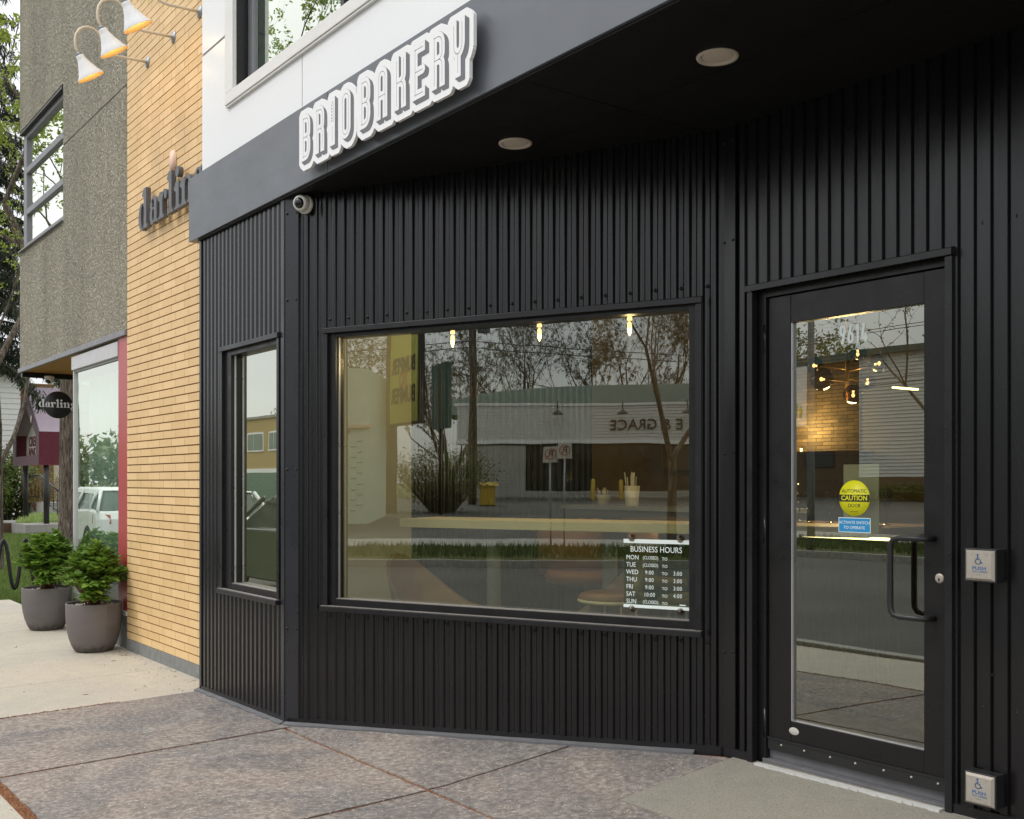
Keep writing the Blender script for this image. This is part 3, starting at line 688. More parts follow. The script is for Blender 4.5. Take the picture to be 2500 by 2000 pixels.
b.fbox(fF, -3.329, -3.2835, -.06, 0, .17, 2.384); b.fbox(fF, -2.3635, -2.325, -.06, 0, .17, 2.384); b.fbox(fF, -3.2835, -2.3635, -.06, -.001, 2.348, 2.394); b.fbox(fF, -3.345, -2.30, -.12, -.062, 2.332, 2.42); b.fbox(fF, -3.345, -3.268, -.12, -.062, .15, 2.332); b.fbox(fF, -2.379, -2.30, -.12, -.062, .15, 2.332)  # rear boxes added behind the slab to block light leaking round the door
b.fbox(fF, -3.345, -3.329, -.06, -.012, .15, 2.39); b.fbox(fF, -2.351+.026, -2.300, -.06, -.012, .15, 2.39)
b.build('door_frame', M['frame'], BK, bevel=.002)
b = MB(); b.fbox(fF, -3.300, -2.345, -.10, .006, .140, .186); b.fbox(fF, -3.300, -2.345, -.10, -.030, .186, .231); b.build('threshold', M['membrane'], BK, bevel=.003)  # raised rear block added to stop light leaking under the door
b = MB(); b.fbox(fF, -2.3645, -2.3585, -.0, .004, 1.02, 1.11); b.build('strike_plate', M['chrome'], BK)
# fascia and soffit
b = MB(); b.box((-7.505, 2.73, 3.203), (-5.3535, 2.93, 3.655)); b.box((-5.3485, 2.73, 3.203), (2.5, 2.93, 3.655)); b.box((-5.3535, 2.733, 3.203), (-5.3485, 2.93, 3.652))
b.build('fascia', M['fascia'], BK, bevel=.002)
b = MB()
ys = [2.80, 3.352, 3.97]; xs2 = [-7.37, -5.70, -3.605, -1.75, .1, 2.5]
b.box((-7.372, 2.745, 3.190), (2.5, 2.797, 3.2015))
for i in range(5):
    for j in range(2): b.box((xs2[i]+.002, ys[j]+.002, 3.195), (xs2[i+1]-.002, ys[j+1]-.002, 3.215))
b.box((-7.36, 2.80, 3.216), (2.5, 4.1, 3.25))
b.build('soffit', M['soffit'], BK)
# upper storey
b = MB(); wx0, wx1, wz0, wz1 = -6.77, -3.2, 4.085, 5.95
b.box((-7.376, 2.78, 3.656), (wx0, 3.1, 4.500)); b.box((-7.376, 2.78, 4.518), (wx0, 3.1, 8.2)); b.box((wx0, 2.78, 3.656), (-5.775, 3.1, wz0)); b.box((-5.765, 2.78, 3.656), (2.5, 3.1, wz0)); b.box((wx1, 2.78, wz0), (2.5, 3.1, 8.2)); b.box((wx0, 2.78, wz1), (wx1, 3.1, 8.2))
b.build('white_panels', M['white'], BK)
b = MB(); b.box((-7.37, 2.786, 4.498), (wx0, 2.9, 4.520)); b.box((-5.777, 2.786, 3.66), (-5.763, 2.9, wz0)); each(b, 'panel_seam', M['seam'], BK)
b = MB(); b.box((-6.90, 2.755, 4.015), (wx1, 2.785, 4.093)); b.box((-6.90, 2.755, 4.093), (-6.765, 2.785, 6.05)); b.box((-6.90, 2.762, 4.000), (wx1, 2.784, 4.0145))
b.build('upper_window_trim', M['cream_trim'], BK, bevel=.003)
fU = FY(2.78)
b = MB()
for s0, s1 in ((-6.765, -6.69), (-5.33, -5.23), (-3.28, -3.2)): b.fbox(fU, s0, s1, -.13, -.085, wz0, wz1)
b.fbox(fU, -6.69, -3.28, -.13, -.0865, wz0, wz0+.05)
uw = b.build('upper_window', M['alu_grey'], BK, bevel=.003)
b = MB(); b.fbox(fU, -6.768, -6.763, -.084, -.003, wz0, wz1); b.fbox(fU, -5.345, -5.305, -.084, -.03, wz0, wz1); each(b, 'reveal', M['frame'], uw)
b = MB(); b.fbox(fU, -6.69, -5.33, -.110, -.104, wz0+.05, wz1); b.fbox(fU, -5.23, -3.28, -.110, -.104, wz0+.05, wz1); each(b, 'pane', M['glass_hi'], uw)
b = MB(); b.box((-6.8, 3.35, 3.7), (-3.1, 3.37, 6.2)); b.build('blind', M['plaster'], uw)
# interior shell
b = MB(); b.prism([(-7.3, 2.99), (-5.95, 2.99), (-3.58, 4.10), (2.4, 4.10), (2.4, 9.2), (-7.3, 9.2)], lambda a, n, c: (a, c, n), .0, .19); b.build('interior_floor', M['floor'], BK)
b = MB(); b.box((-7.36, 2.93, .19), (-7.22, 4.42, 3.19)); b.build('interior_side_wall', M['plaster'], BK)
b = MB(); b.box((-7.36, 6.34, .19), (-7.25, 9.2, 3.19)); b.build('tan_side_wall', M['tanwall'], BK)
b = MB(); b.box((-7.36, 9.2, .19), (-6.45, 9.35, 3.19)); b.build('stone_wall', M['stone'], BK)
b = MB(); b.box((-6.45, 9.21, .19), (2.5, 9.35, 3.19)); b.box((2.4, 4.0, .19), (2.5, 9.2, 3.19)); b.box((-1.9, 4.1, .19), (-1.8, 9.2, 3.19)); b.build('interior_back_wall', M['tanwall'], BK)
b = MB(); b.box((-7.36, 2.94, 3.26), (2.49, 9.35, 3.4)); b.box((-7.376, 3.1, 8.0), (2.5, 9.3, 8.2)); b.box((-7.376, 3.1, 3.4), (-7.30, 9.3, 8.0)); b.box((-7.376, 2.96, -.2), (-7.362, 9.35, 3.4)); b.build('ceiling', M['darkint'], BK)
b = MB(); fI = lambda s, n, z: (-7.25+n, s, z); cladding(b, fI, 4.42, 6.34, lambda s: .19, 3.19, 0); b.box((-7.36, 4.42, .19), (-7.252, 6.34, 3.19)); b.build('interior_ribbed_wall', M['black'], BK, recalc=False)

# ------------------------------------------------------------------ sign lettering
h_ = .258; w_ = .110; hw = .0222
def L_B(w=w_): 
    m_ = .130; x = w-hw
    return [[(hw, -.05), (hw, h_+.05)], [(-.05, h_-hw), (x-.035, h_-hw)]+arc(x-.035, h_-hw-.042, .035, .042, 90, 0)+[(x, m_+.03)]+arc(x-.035, m_+.025, .035, .025, 0, -80)+[(hw, m_)],
            [(hw, m_), (x-.035, m_)]+arc(x-.035, m_-.040, .035, .040, 80, 0)+arc(x-.035, hw+.042, .035, .042, 0, -90)+[(-.05, hw)]]
def L_R():
    m_ = .130; x = w_-hw
    return [[(hw, -.05), (hw, h_+.05)], [(-.05, h_-hw), (x-.035, h_-hw)]+arc(x-.035, h_-hw-.042, .035, .042, 90, 0)+[(x, m_+.03)]+arc(x-.035, m_+.025, .035, .025, 0, -80)+[(hw, m_)],
            [(hw, m_)]+arc(x-.030, m_-.035, .030, .035, 90, 0)+[(x, -.05)]]
LET = {'B': (w_, L_B), 'R': (w_, L_R), 'I': (.058, lambda: [[(.029, -.05), (.029, h_+.05)]]),
 'O': (.112, lambda: [[(hw, hw+.03), (hw, h_-hw-.03)]+arc(.056, h_-hw-.034, .0338, .034, 180, 0, 14)+arc(.056, hw+.034, .0338, .034, 0, -180, 14)]),
 'A': (w_, lambda: [[(hw, -.05), (hw, h_-hw-.035)]+arc(w_/2, h_-hw-.035, w_/2-hw, .035, 180, 0, 14)+[(w_-hw, -.05)], [(hw, .115), (w_-hw, .115)]]),
 'K': (w_, lambda: [[(hw, -.05), (hw, h_+.05)], [(w_-hw, h_+.05), (w_-hw, .185)]+arc(w_-hw-.035, .165, .035, .035, 0, -80)+[(hw, .130)], [(hw, .130)]+arc(w_-hw-.030, .095, .030, .035, 90, 0)+[(w_-hw, -.05)]]),
 'E': (w_, lambda: [[(hw, -.05), (hw, h_+.05)], [(-.05, h_-hw), (w_+.05, h_-hw)], [(hw, .130), (w_-.022, .130)], [(-.05, hw), (w_+.05, hw)]]),
 'Y': (w_, lambda: [[(hw, h_+.05), (hw, .165)]+arc(w_/2, .150, w_/2-hw, .045, 180, 360, 14)+[(w_-hw, h_+.05)], [(w_/2, .11), (w_/2, -.05)]])}
POS = [('B', -5.541), ('R', -5.371), ('I', -5.195), ('O', -5.073), ('B', -4.862), ('A', -4.692), ('K', -4.515), ('E', -4.343), ('R', -4.175), ('Y', -4.013)]
SG = thing('shop_sign', 'white outlined BRIO BAKERY lettering board standing off the grey fascia', 'sign', (-4.7, 2.70, 3.42))
fG = FY(2.73); st = .0016; x0g, y0g = -5.64, 3.20; nx = int(1.86/st); ny = int(.44/st)
GX, GY = np.meshgrid(x0g+st*np.arange(nx), y0g+st*np.arange(ny))
body = np.full(GX.shape, 9.); zb_ = 3.293
inl = np.full(GX.shape, 9.)
per = []
for ch, px in POS:
    w, fn = LET[ch]; sl = (slice(None), slice(max(0, int((px-.09-x0g)/st)), int((px+w+.12-x0g)/st)))
    X = GX[sl]-px; Y = GY[sl]-zb_; D = np.full(X.shape, 9.)
    for pl in fn(): D = np.minimum(D, seg_d(X, Y, pl))
    clip = np.maximum(np.maximum(-X, X-w), np.maximum(-Y, Y-h_))
    if ch == 'E': clip = np.maximum(clip, np.minimum(np.minimum(X-(w-.018), Y-.17), .19-.10-Y+.0)) if False else clip
    bd = np.maximum(D-hw if ch != 'I' else D-.029, clip)
    body[sl] = np.minimum(body[sl], bd)
    if ch == 'I':
        ln = np.maximum(np.abs(X-.029)-.0017, np.maximum(.022-Y, Y-.105))
        for k in range(6):
            yy = .122+k*.017
            for sgn in (-1, 1):
                cx, cy = .029+sgn*.0085, yy+.010; u = (X-cx)*.5+sgn*-(Y-cy)*-.86*1; uu = (X-cx)*.5*sgn+(Y-cy)*.86; vv = (X-cx)*.86*sgn-(Y-cy)*.5
                ln = np.minimum(ln, (np.hypot(uu/.0075, vv/.0032)-1)*.0032)
        ln = np.minimum(ln, (np.hypot((X-.029)/.0035, (Y-.232)/.008)-1)*.0035)
    else:
        ln = np.maximum(D-.0017, clip+.017)
    inl[sl] = np.minimum(inl[sl], ln)
# drop shade = body swept to lower right
shade = body.copy()
for k in range(1, 15):
    dx = int(round(.030*k/14/st)); dy = int(round(.023*k/14/st)); sh = np.full(body.shape, 9.)
    sh[:body.shape[0]-dy if dy else None, dx:] = body[dy:, :body.shape[1]-dx]; shade = np.minimum(shade, sh)
def plate(F, r):   # distance field offset of a swept shape by brute dilation
    ins = F < 0; out = np.full(F.shape, r); n = int(r/st)+2
    edge = ins & ~(np.roll(ins, 1, 0) & np.roll(ins, -1, 0) & np.roll(ins, 1, 1) & np.roll(ins, -1, 1))
    for dy in range(-n, n+1):
        for dx in range(-n, n+1):
            dd = math.hypot(dx, dy)*st
            if dd > r+2*st: continue
            e = edge[max(0, -dy):F.shape[0]-max(0, dy), max(0, -dx):F.shape[1]-max(0, dx)]
            o = out[max(0, dy):F.shape[0]-max(0, -dy), max(0, dx):F.shape[1]-max(0, -dx)]
            np.minimum(o, np.where(e, dd, 9.), out=o)
    return np.where(ins, -r, out-r)
# work at half resolution for the wide outline
F2 = shade[::2, ::2]; st0 = st; st = st*2
P2 = plate(F2, .034)
# fill small counters of the plate, add the link between the two words
lx = GX[::2, ::2]; ly = GY[::2, ::2]
P2 = np.minimum(P2, np.maximum(np.abs(lx+4.90)-.05, np.abs(ly-3.43)-.062))
pb = fill(contours(P2, x0g, y0g, st), fG, .045, .062)
pb.build('sign_plate', M['sign_white'], SG, recalc=False)
st = st0
fill(contours(shade-.0014, x0g, y0g, st), fG, .0615, .0634).build('letter_shade', M['sign_grey'], SG, recalc=False)
face = np.maximum(body, -inl)
fill(contours(face, x0g, y0g, st), fG, .0625, .0648).build('letter_faces', M['sign_white'], SG, recalc=False)
b = MB()
for i in range(9): b.tube([fG(-5.45+i*.178, -.002, 3.42), fG(-5.45+i*.178, .046, 3.42)], .006, 8)
each(b, 'standoff', M['black_plastic'], SG)

# ------------------------------------------------------------------ small fixtures on the bakery
def downlight(x, y, lab):
    t = thing('recessed_downlight', lab, 'downlight', (x, y, 3.195), 'round downlights in the black soffit')
    b = MB(); b.lathe([(.060, .012), (.062, -.002), (.070, -.008), (.082, -.008), (.085, -.003), (.085, .0)], (x, y, 3.195), (0, 0, 1), 36); b.build('trim_ring', M['downlight'], t)
    b = MB(); b.lathe([(0, -.0045), (.045, -.005), (.0615, -.003)], (x, y, 3.195), (0, 0, 1), 36); b.build('lens', M['downlight'], t)
downlight(-4.295, 3.242, 'pale round downlight in the black soffit, nearer the sign lettering')
downlight(-2.934, 3.234, 'pale round downlight in the black soffit above the glass door')
def dome_cam(c, nrm, look, lab, down=False):
    t = thing('security_camera', lab, 'camera', c)
    c = Vector(c); nrm = Vector(nrm); look = Vector(look).normalized()
    b = MB(); b.lathe([(0, 0), (.052, 0), (.056, .004), (.056, .018), (.052, .024), (0, .024)], c, nrm, 36); b.build('mount_ring', M['cam_white'], t)
    q = c+nrm*.045
    b = MB(); b.lathe([(.044, -.03), (.049, -.012), (.050, .004), (.046, .018), (.042, .026), (.036, .030), (.030, .028)], q, look, 36); b.build('housing', M['cam_white'], t)
    b = MB(); b.lathe([(.0345, .020), (.030, .034), (.020, .043), (.008, .047), (0, .048)], q, look, 32); b.build('dome', M['cam_glass'], t)
_c = FM(2.555, .018, 3.135)
dome_cam(_c, _N, (.52, -.80, -.16), 'small white dome camera at the top corner of the black ribbed wall')
def push_box(x, z, lab):
    t = thing('push_button_box', lab, 'door button', (x, 3.9, z), 'accessible door buttons on the black wall')
    fr = FY(3.922); q = .064
    b = MB(); b.fbox(fr, x-q, x+q, -.005, .058, z-q, z+q); b.build('box', M['black_plastic'], t, bevel=.003)
    b = MB(); p = .058; r_ = .049
    b.hexa([fr(x-p, .0585, z-p), fr(x+p, .0585, z-p), fr(x+p, .0585, z+p), fr(x-p, .0585, z+p), fr(x-r_, .068, z-r_), fr(x+r_, .068, z-r_), fr(x+r_, .068, z+r_), fr(x-r_, .068, z+r_)])
    plt_ = b.build('steel_plate', M['chrome'], t)
    a = .0683
    b = text_mesh('PUSH', .0175, fr, x+.001, a, z-.0105, .0003, sx=1.35, bold=.0004)
    join(b, text_mesh('TO OPEN', .0105, fr, x+.003, a, z-.0235, .0003, sx=1.35, bold=.0001))
    cx, cz = x-.004, z+.020
    b.lathe([(.0038, 0), (.0038, .0005), (0, .0006)], fr(cx-.001, a, cz+.021), (0, -1, 0), 12)
    def st_(pts, w=.0018): 
        for (p0, q0), (p1, q1) in zip(pts[:-1], pts[1:]):
            dx, dz = p1-p0, q1-q0; L = math.hypot(dx, dz); ux, uz = dx/L, dz/L; e = w*.6
            p0_, q0_, p1_, q1_ = p0-ux*e, q0-uz*e, p1+ux*e, q1+uz*e
            b.prism([(p0_-uz*w, q0_+ux*w), (p0_+uz*w, q0_-ux*w), (p1_+uz*w, q1_-ux*w), (p1_-uz*w, q1_+ux*w)], lambda s, n, zz: fr(s, n, zz), a, a+.0006)
    st_([(cx-.001, cz+.016), (cx-.001, cz+.004), (cx+.008, cz+.003), (cx+.014, cz-.010), (cx+.018, cz-.008)])
    st_([(cx-.001, cz+.010), (cx+.006, cz+.010)], .0013)
    st_(arc(cx+.001, cz-.004, .0105, .0105, 115, 350, 16), .0014)
    b.build('wheelchair_print', M['blue'], plt_, recalc=False)
    b = text_mesh('Access', .0062, fr, x, a, z-.034, .0002) if False else MB()
    for i in range(5): b.fbox(fr, x-.010+i*.0045, x-.0075+i*.0045, a, a+.0003, z-.036, z-.0335)
    for dx, dz in ((-.03, .04), (.03, .04), (-.03, -.042), (.03, -.042), (0, .043)): b.lathe([(0, .0006), (.0016, .0004), (.0016, 0)], fr(x+dx, .068, z+dz), (0, -1, 0), 8)
    b.build('fine_print', M['sign_grey'], plt_)
push_box(-2.177, 1.163, 'upper square PUSH TO OPEN button box right of the glass door')
push_box(-2.178, .308, 'lower square PUSH TO OPEN button box near the ground beside the door')
# number and stickers on the door glass (fGl = outer face of the pane)
fGl = FY(3.9845)
b = MB(); f2 = fGl
def digit(b, pls, x, z, w, h, hw_):
    X, Y = np.meshgrid(np.arange(-.004, w+.005, .0006), np.arange(-.004, h+.005, .0006)); D = np.full(X.shape, 9.)
    for pl in pls: D = np.minimum(D, seg_d(X, Y, pl))
    F = np.maximum(D-hw_, np.maximum(np.maximum(-X, X-w), np.maximum(-Y, Y-h)))
    join(b, fill(contours(F, x-.004, z-.004, .0006), fGl, .0005, .0011))
H = .082; w = .033; q = .0064; zz = 2.090
ov = lambda cy, ry: arc(w/2, cy, w/2-q, ry, 0, 360, 24)
digit(b, [[(q, H-.020), (q, H-.028)]+arc(w/2, H-.029, w/2-q, .014, 180, 360, 12)+[(w-q, H-.02)]+arc(w/2, H-.019, w/2-q, .0145, 0, 180, 12), [(w-q, H-.03), (w*.36, -.01)]], -2.898, zz, w, H, q)
digit(b, [[(w-q, .020), (w-q, .028)]+arc(w/2, .029, w/2-q, .014, 0, 180, 12)+[(q, .02)]+arc(w/2, .019, w/2-q, .0145, 180, 360, 12), [(q, .03), (w*.64, H+.01)]], -2.857, zz, w, H, q)
digit(b, [[(.012, -.01), (.012, H+.01)], [(.012, H-.006), (-.002, H-.020)]], -2.816, zz, .0168, H, q)
digit(b, [[(.021, -.01), (.021, .034)], [(.016, H+.01), (.003, .018), (.034, .018)]], -2.786, zz, .032, H, q)
tag(b.build('house_number', M['white_ink'], None, recalc=False), 'white house number 9614 at the top of the glass door', 'number')
t = thing('caution_sticker', 'round yellow AUTOMATIC CAUTION DOOR sticker on the door glass', 'sticker', (-2.822, 3.985, 1.411))
cx, cz, rr_ = -2.822, 1.411, .0785
b = MB(); b.lathe([(0, .0012), (rr_, .0012), (rr_, .0004)], fGl(cx, 0, cz), (0, -1, 0), 48); b.build('disc', M['yellow'], t)
b = MB(); hh = .0155
b.prism([(cx+x, cz+y) for x, y in [(-math.sqrt(rr_**2-hh**2), -hh), (math.sqrt(rr_**2-hh**2), -hh), (rr_, 0), (math.sqrt(rr_**2-hh**2), hh), (-math.sqrt(rr_**2-hh**2), hh), (-rr_, 0)]], fGl, .0013, .0018)
join(b, text_mesh('AUTOMATIC', .0215, fGl, cx, .0015, cz+.031, .0003, sx=1.02)); join(b, text_mesh('DOOR', .022, fGl, cx, .0015, cz-.033, .0003)); b.fbox(fGl, cx-.02, cx+.02, .0013, .0016, cz-.0595, cz-.058)
b.build('band_and_words', M['ink'], t, recalc=False)
text_mesh('CAUTION', .0295, fGl, cx, .0022, cz, .0003, bold=.0006).build('caution_word', M['yellow'], t, recalc=False)
t = thing('switch_sticker', 'blue ACTIVATE SWITCH TO OPERATE sticker under the yellow disc', 'sticker', (-2.821, 3.985, 1.293))
b = MB(); b.fbox(fGl, -2.903, -2.740, .0004, .0010, 1.261, 1.326); b.build('border', M['white_ink'], t)
b = MB(); b.fbox(fGl, -2.900, -2.743, .0011, .0015, 1.264, 1.323); b.build('panel', M['cyan'], t)
b = text_mesh('ACTIVATE SWITCH', .0185, fGl, -2.8215, .0019, 1.304, .0003, sx=.98); join(b, text_mesh('TO OPERATE', .0185, fGl, -2.8215, .0019, 1.282, .0003)); b.build('words', M['white_ink'], t, recalc=False)
# business hours board on the big window
t = thing('hours_sign', 'clear BUSINESS HOURS board held by suction cups in the window corner', 'sign', FM(.38, -.1, 1.02))
fH = lambda x, n, z: FM(.552-x, -.053+n, z)      # x runs right from the left edge of the board
WB = .350
M['board'] = glass('hours_board_tint', .14, 2, (.74, .82, .76))
b = MB(); b.fbox(fH, 0, WB, .002, .004, .835, 1.188); b.build('board', M['board'], t)
b = MB(); b.fbox(fH, 0, WB, .0041, .0065, 1.170, 1.190); b.fbox(fH, 0, WB, .0041, .0065, .840, .856); each(b, 'clamp_bar', M['white_ink'], t)
b = MB(); n = .0048
text_mesh('BUSINESS HOURS', .0415, fH, .175, n, 1.138, .0004, sx=.86).build('heading', M['white_ink'], t, recalc=False)
rows = [('MON', None), ('TUE', None), ('WED', ('9:00', '3:00')), ('THU', ('9:00', '3:00')), ('FRI', ('9:00', '3:00')), ('SAT', ('10:00', '4:00')), ('SUN', None)]
for i, (dn, hr) in enumerate(rows):
    z = 1.096-i*.0375; b = MB()
    join(b, text_mesh(dn, .033, fH, .014, n, z, .0004, 'LEFT', sx=.88))
    if hr: join(b, text_mesh(hr[0], .029, fH, .140, n, z, .0004, 'CENTER', sx=.86, spacing=1.1)); join(b, text_mesh(hr[1], .029, fH, .290, n, z, .0004, 'CENTER', sx=.86, spacing=1.1))
    else: join(b, text_mesh('(CLOSED)', .024, fH, .146, n, z, .0004, 'CENTER', sx=.80))
    join(b, text_mesh('TO', .021, fH, .222, n, z-.003, .0004, 'CENTER'))
    b.build('day_row', M['white_ink'], t, recalc=False)
b = MB(); b.fbox(fH, .300, .332, .0045, .0050, .862, .868); b.build('fine_print', M['white_ink'], t)
for x in (.045, .305):
    for z in (1.196, .832):
        b = MB(); b.lathe([(0, .012), (.006, .011), (.009, .006), (.017, .002), (.019, .0)], fH(x, .0065, z), _N, 20); b.build('suction_cup', M['bulbglass'], t)

# ------------------------------------------------------------------ neighbouring salon building
DB = thing('stucco_building', 'neighbouring shop building of yellow glazed brick and coarse taupe stucco with red framed window', 'building', (-9.5, 3, .0333))
Yb = 2.93; BX0, BX1 = -9.585, -7.378
b = MB(); rr = random.Random(3); k = 1
while k*PB < 8.3 if (PB := .0667) else 0:
    z = k*PB+.0333; e = .0 + rr.uniform(-.0008, .0008)
    b.hexa([(BX0, Yb+e+.0015, z+.0032), (BX1, Yb+e+.0015, z+.0032), (BX1, Yb+.05, z+.0032), (BX0, Yb+.05, z+.0032), (BX0, Yb+e, z+.0600), (BX1, Yb+e, z+.0600), (BX1, Yb+.05, z+.0620), (BX0, Yb+.05, z+.0620)]); k += 1
# one small gap of vertical joint is left to the brick pattern of the glaze
b.build('brick_wall', M['brick'], DB)
b = MB(); b.box((BX0, Yb+.011, .09), (BX1, Yb+.3, 8.3)); b.build('mortar_bed', M['mortar'], DB)
b = MB()
for i in range(12):
    x0 = BX0+(BX1-BX0)*i/12; x1 = BX0+(BX1-BX0)*(i+1)/12
    b.box((x0, Yb-.004, -.12), (x1, Yb+.3, .101-.001*(i % 3)))
b.build('foundation', M['found'], DB)
b = MB(); sx0, wx0_, wx1_, wz0_, wz1_ = -13.70, -13.62, -11.74, 4.22, 5.66; zs0 = 2.83
b.box((sx0, Yb, zs0), (BX0-.002, Yb+.3, wz0_)); b.box((wx1_, Yb, wz0_), (BX0-.002, Yb+.3, 5.000)); b.box((wx1_, Yb, 5.012), (BX0-.002, Yb+.3, wz1_)); b.box((sx0, Yb, wz1_), (BX0-.002, Yb+.3, 9))
b.box((sx0, Yb+.3, zs0), (sx0+.2, 9, 4.2)); b.box((sx0, Yb+.3, wz1_), (sx0+.2, 9, 9)); b.box((sx0, Yb+.9, 4.2), (sx0+.2, 9, wz1_))
b.build('stucco_wall', M['stucco'], DB)
b = MB(); b.box((wx1_, Yb+.010, 4.995), (BX0-.002, Yb+.1, 5.015)); b.build('control_joint', M['stucco_joint'], DB)
fB = FY(Yb)
b = MB()
b.fbox(fB, wx0_-.04, wx1_+.0, -.09, -.035, wz0_, wz0_+.085); b.fbox(fB, wx0_-.04, wx1_, -.09, -.035, wz1_-.11, wz1_-.0)
b.fbox(fB, wx0_-.04, wx0_+.10, -.09, -.0345, wz0_+.085, wz1_-.11)
for z in (4.68, 5.17): b.fbox(fB, wx0_+.10, wx1_, -.09, -.036, z-.035, z+.035)
b.fbox(fB, wx0_-.06, wx1_+.01, -.04, .03, wz0_-.012, wz0_+.004)
w = b.build('corner_window', M['alu_grey'], DB, bevel=.003)
b = MB(); b.fbox(fB, wx0_-.05, wx1_+.0, -.034, .012, wz1_-.055, wz1_-.03); b.build('head_trim', M['frame'], w)
M['glass_mirror'] = glass('reflective_glass', .86, 1.0, (.35, .4, .38))
b = MB()
for z0, z1 in ((wz0_+.085, 4.645), (4.715, 5.135), (5.205, wz1_-.11)): b.fbox(fB, wx0_+.10, wx1_, -.074, -.068, z0, z1)
each(b, 'pane', M['glass_mirror'], w)
b = MB(); b.box((wx0_+.0, Yb+.35, 4.2), (wx1_, Yb+.4, 5.7)); b.build('blind', M['darkint'], w)
b = MB(); b.fbox(fB, sx0-.02, BX0-.001, -.02, .022, 2.785, 2.835); b.build('drip_flashing', M['alu_grey'], DB, bevel=.003)
b = MB(); b.box((sx0, Yb+.02, 2.80), (BX0, 6.0, 2.84)); b.build('wood_soffit', M['cedar'], DB)
b = MB(); b.box((sx0-.04, Yb+.02, 2.74), (sx0+.03, 6.0, 2.83)); b.box((sx0-.04, 5.9, 2.70), (BX0, 6.0, 2.80)); b.build('soffit_beam', M['frame'], DB)
# storefront
fW = FY(2.95)
b = MB(); b.fbox(fW, -11.42, -9.87, -.06, .02, 2.625, 2.76); b.build('window_head', M['alu_light'], DB, bevel=.004)
b = MB(); b.fbox(fW, -11.42, -9.87, -.012, -.002, 2.600, 2.626); b.build('head_gasket', M['seam'], DB)
b = MB(); b.fbox(fW, -11.42, -11.385, -.06, .004, .30, 2.62); b.fbox(fW, -11.385, -9.87, -.06, .012, .30, .36)
sf = b.build('storefront_window', M['alu_light'], DB, bevel=.003)
M['glass_store'] = glass('storefront_glass', .24, 1.1, (.86, .95, .91))
b = MB(); b.fbox(fW, -11.385, -9.868, -.024, -.018, .36, 2.61); b.build('pane', M['glass_store'], sf)
b = MB(); b.fbox(fW, -9.868, BX0-.004, -.05, .012, .33, 2.785); b.build('red_post', M['red'], DB, bevel=.003)
b = MB(); b.fbox(fW, -9.875, BX0-.004, -.05, .028, .295, .335); b.build('post_shoe', M['alu_light'], DB, bevel=.003)
b = MB(); b.fbox(fW, -11.42, BX0-.001, -.2, .004, -.12, .29); b.build('window_plinth', M['found'], DB)
b = MB(); b.box((-11.42, 3.0, .3), (-11.40, 5.9, 2.74)); b.build('side_glass', M['glass_store'], DB)
b = MB(); b.box((-11.3, 5.9, 0), (BX0, 6.0, 2.75)); b.box((-11.38, 2.99, .25), (BX0, 6, .30)); b.build('showroom_wall', M['plaster'], DB)
b = MB(); n = 90; vs = []
for i in range(n+1):
    x = -11.33+i*1.43/n; y = 3.10+.035*math.sin(i*.95)+.012*math.sin(i*2.3); vs += [(x, y, .34), (x+.01*math.sin(i), y+.01, 2.55)]
b.add(vs, [(2*i, 2*i+2, 2*i+3, 2*i+1) for i in range(n)], True); cur = b.build('curtain', simple('sheer_curtain', (.80, .84, .81), .8), DB, recalc=False)
md = cur.modifiers.new('thick', 'SOLIDIFY'); md.thickness = .004

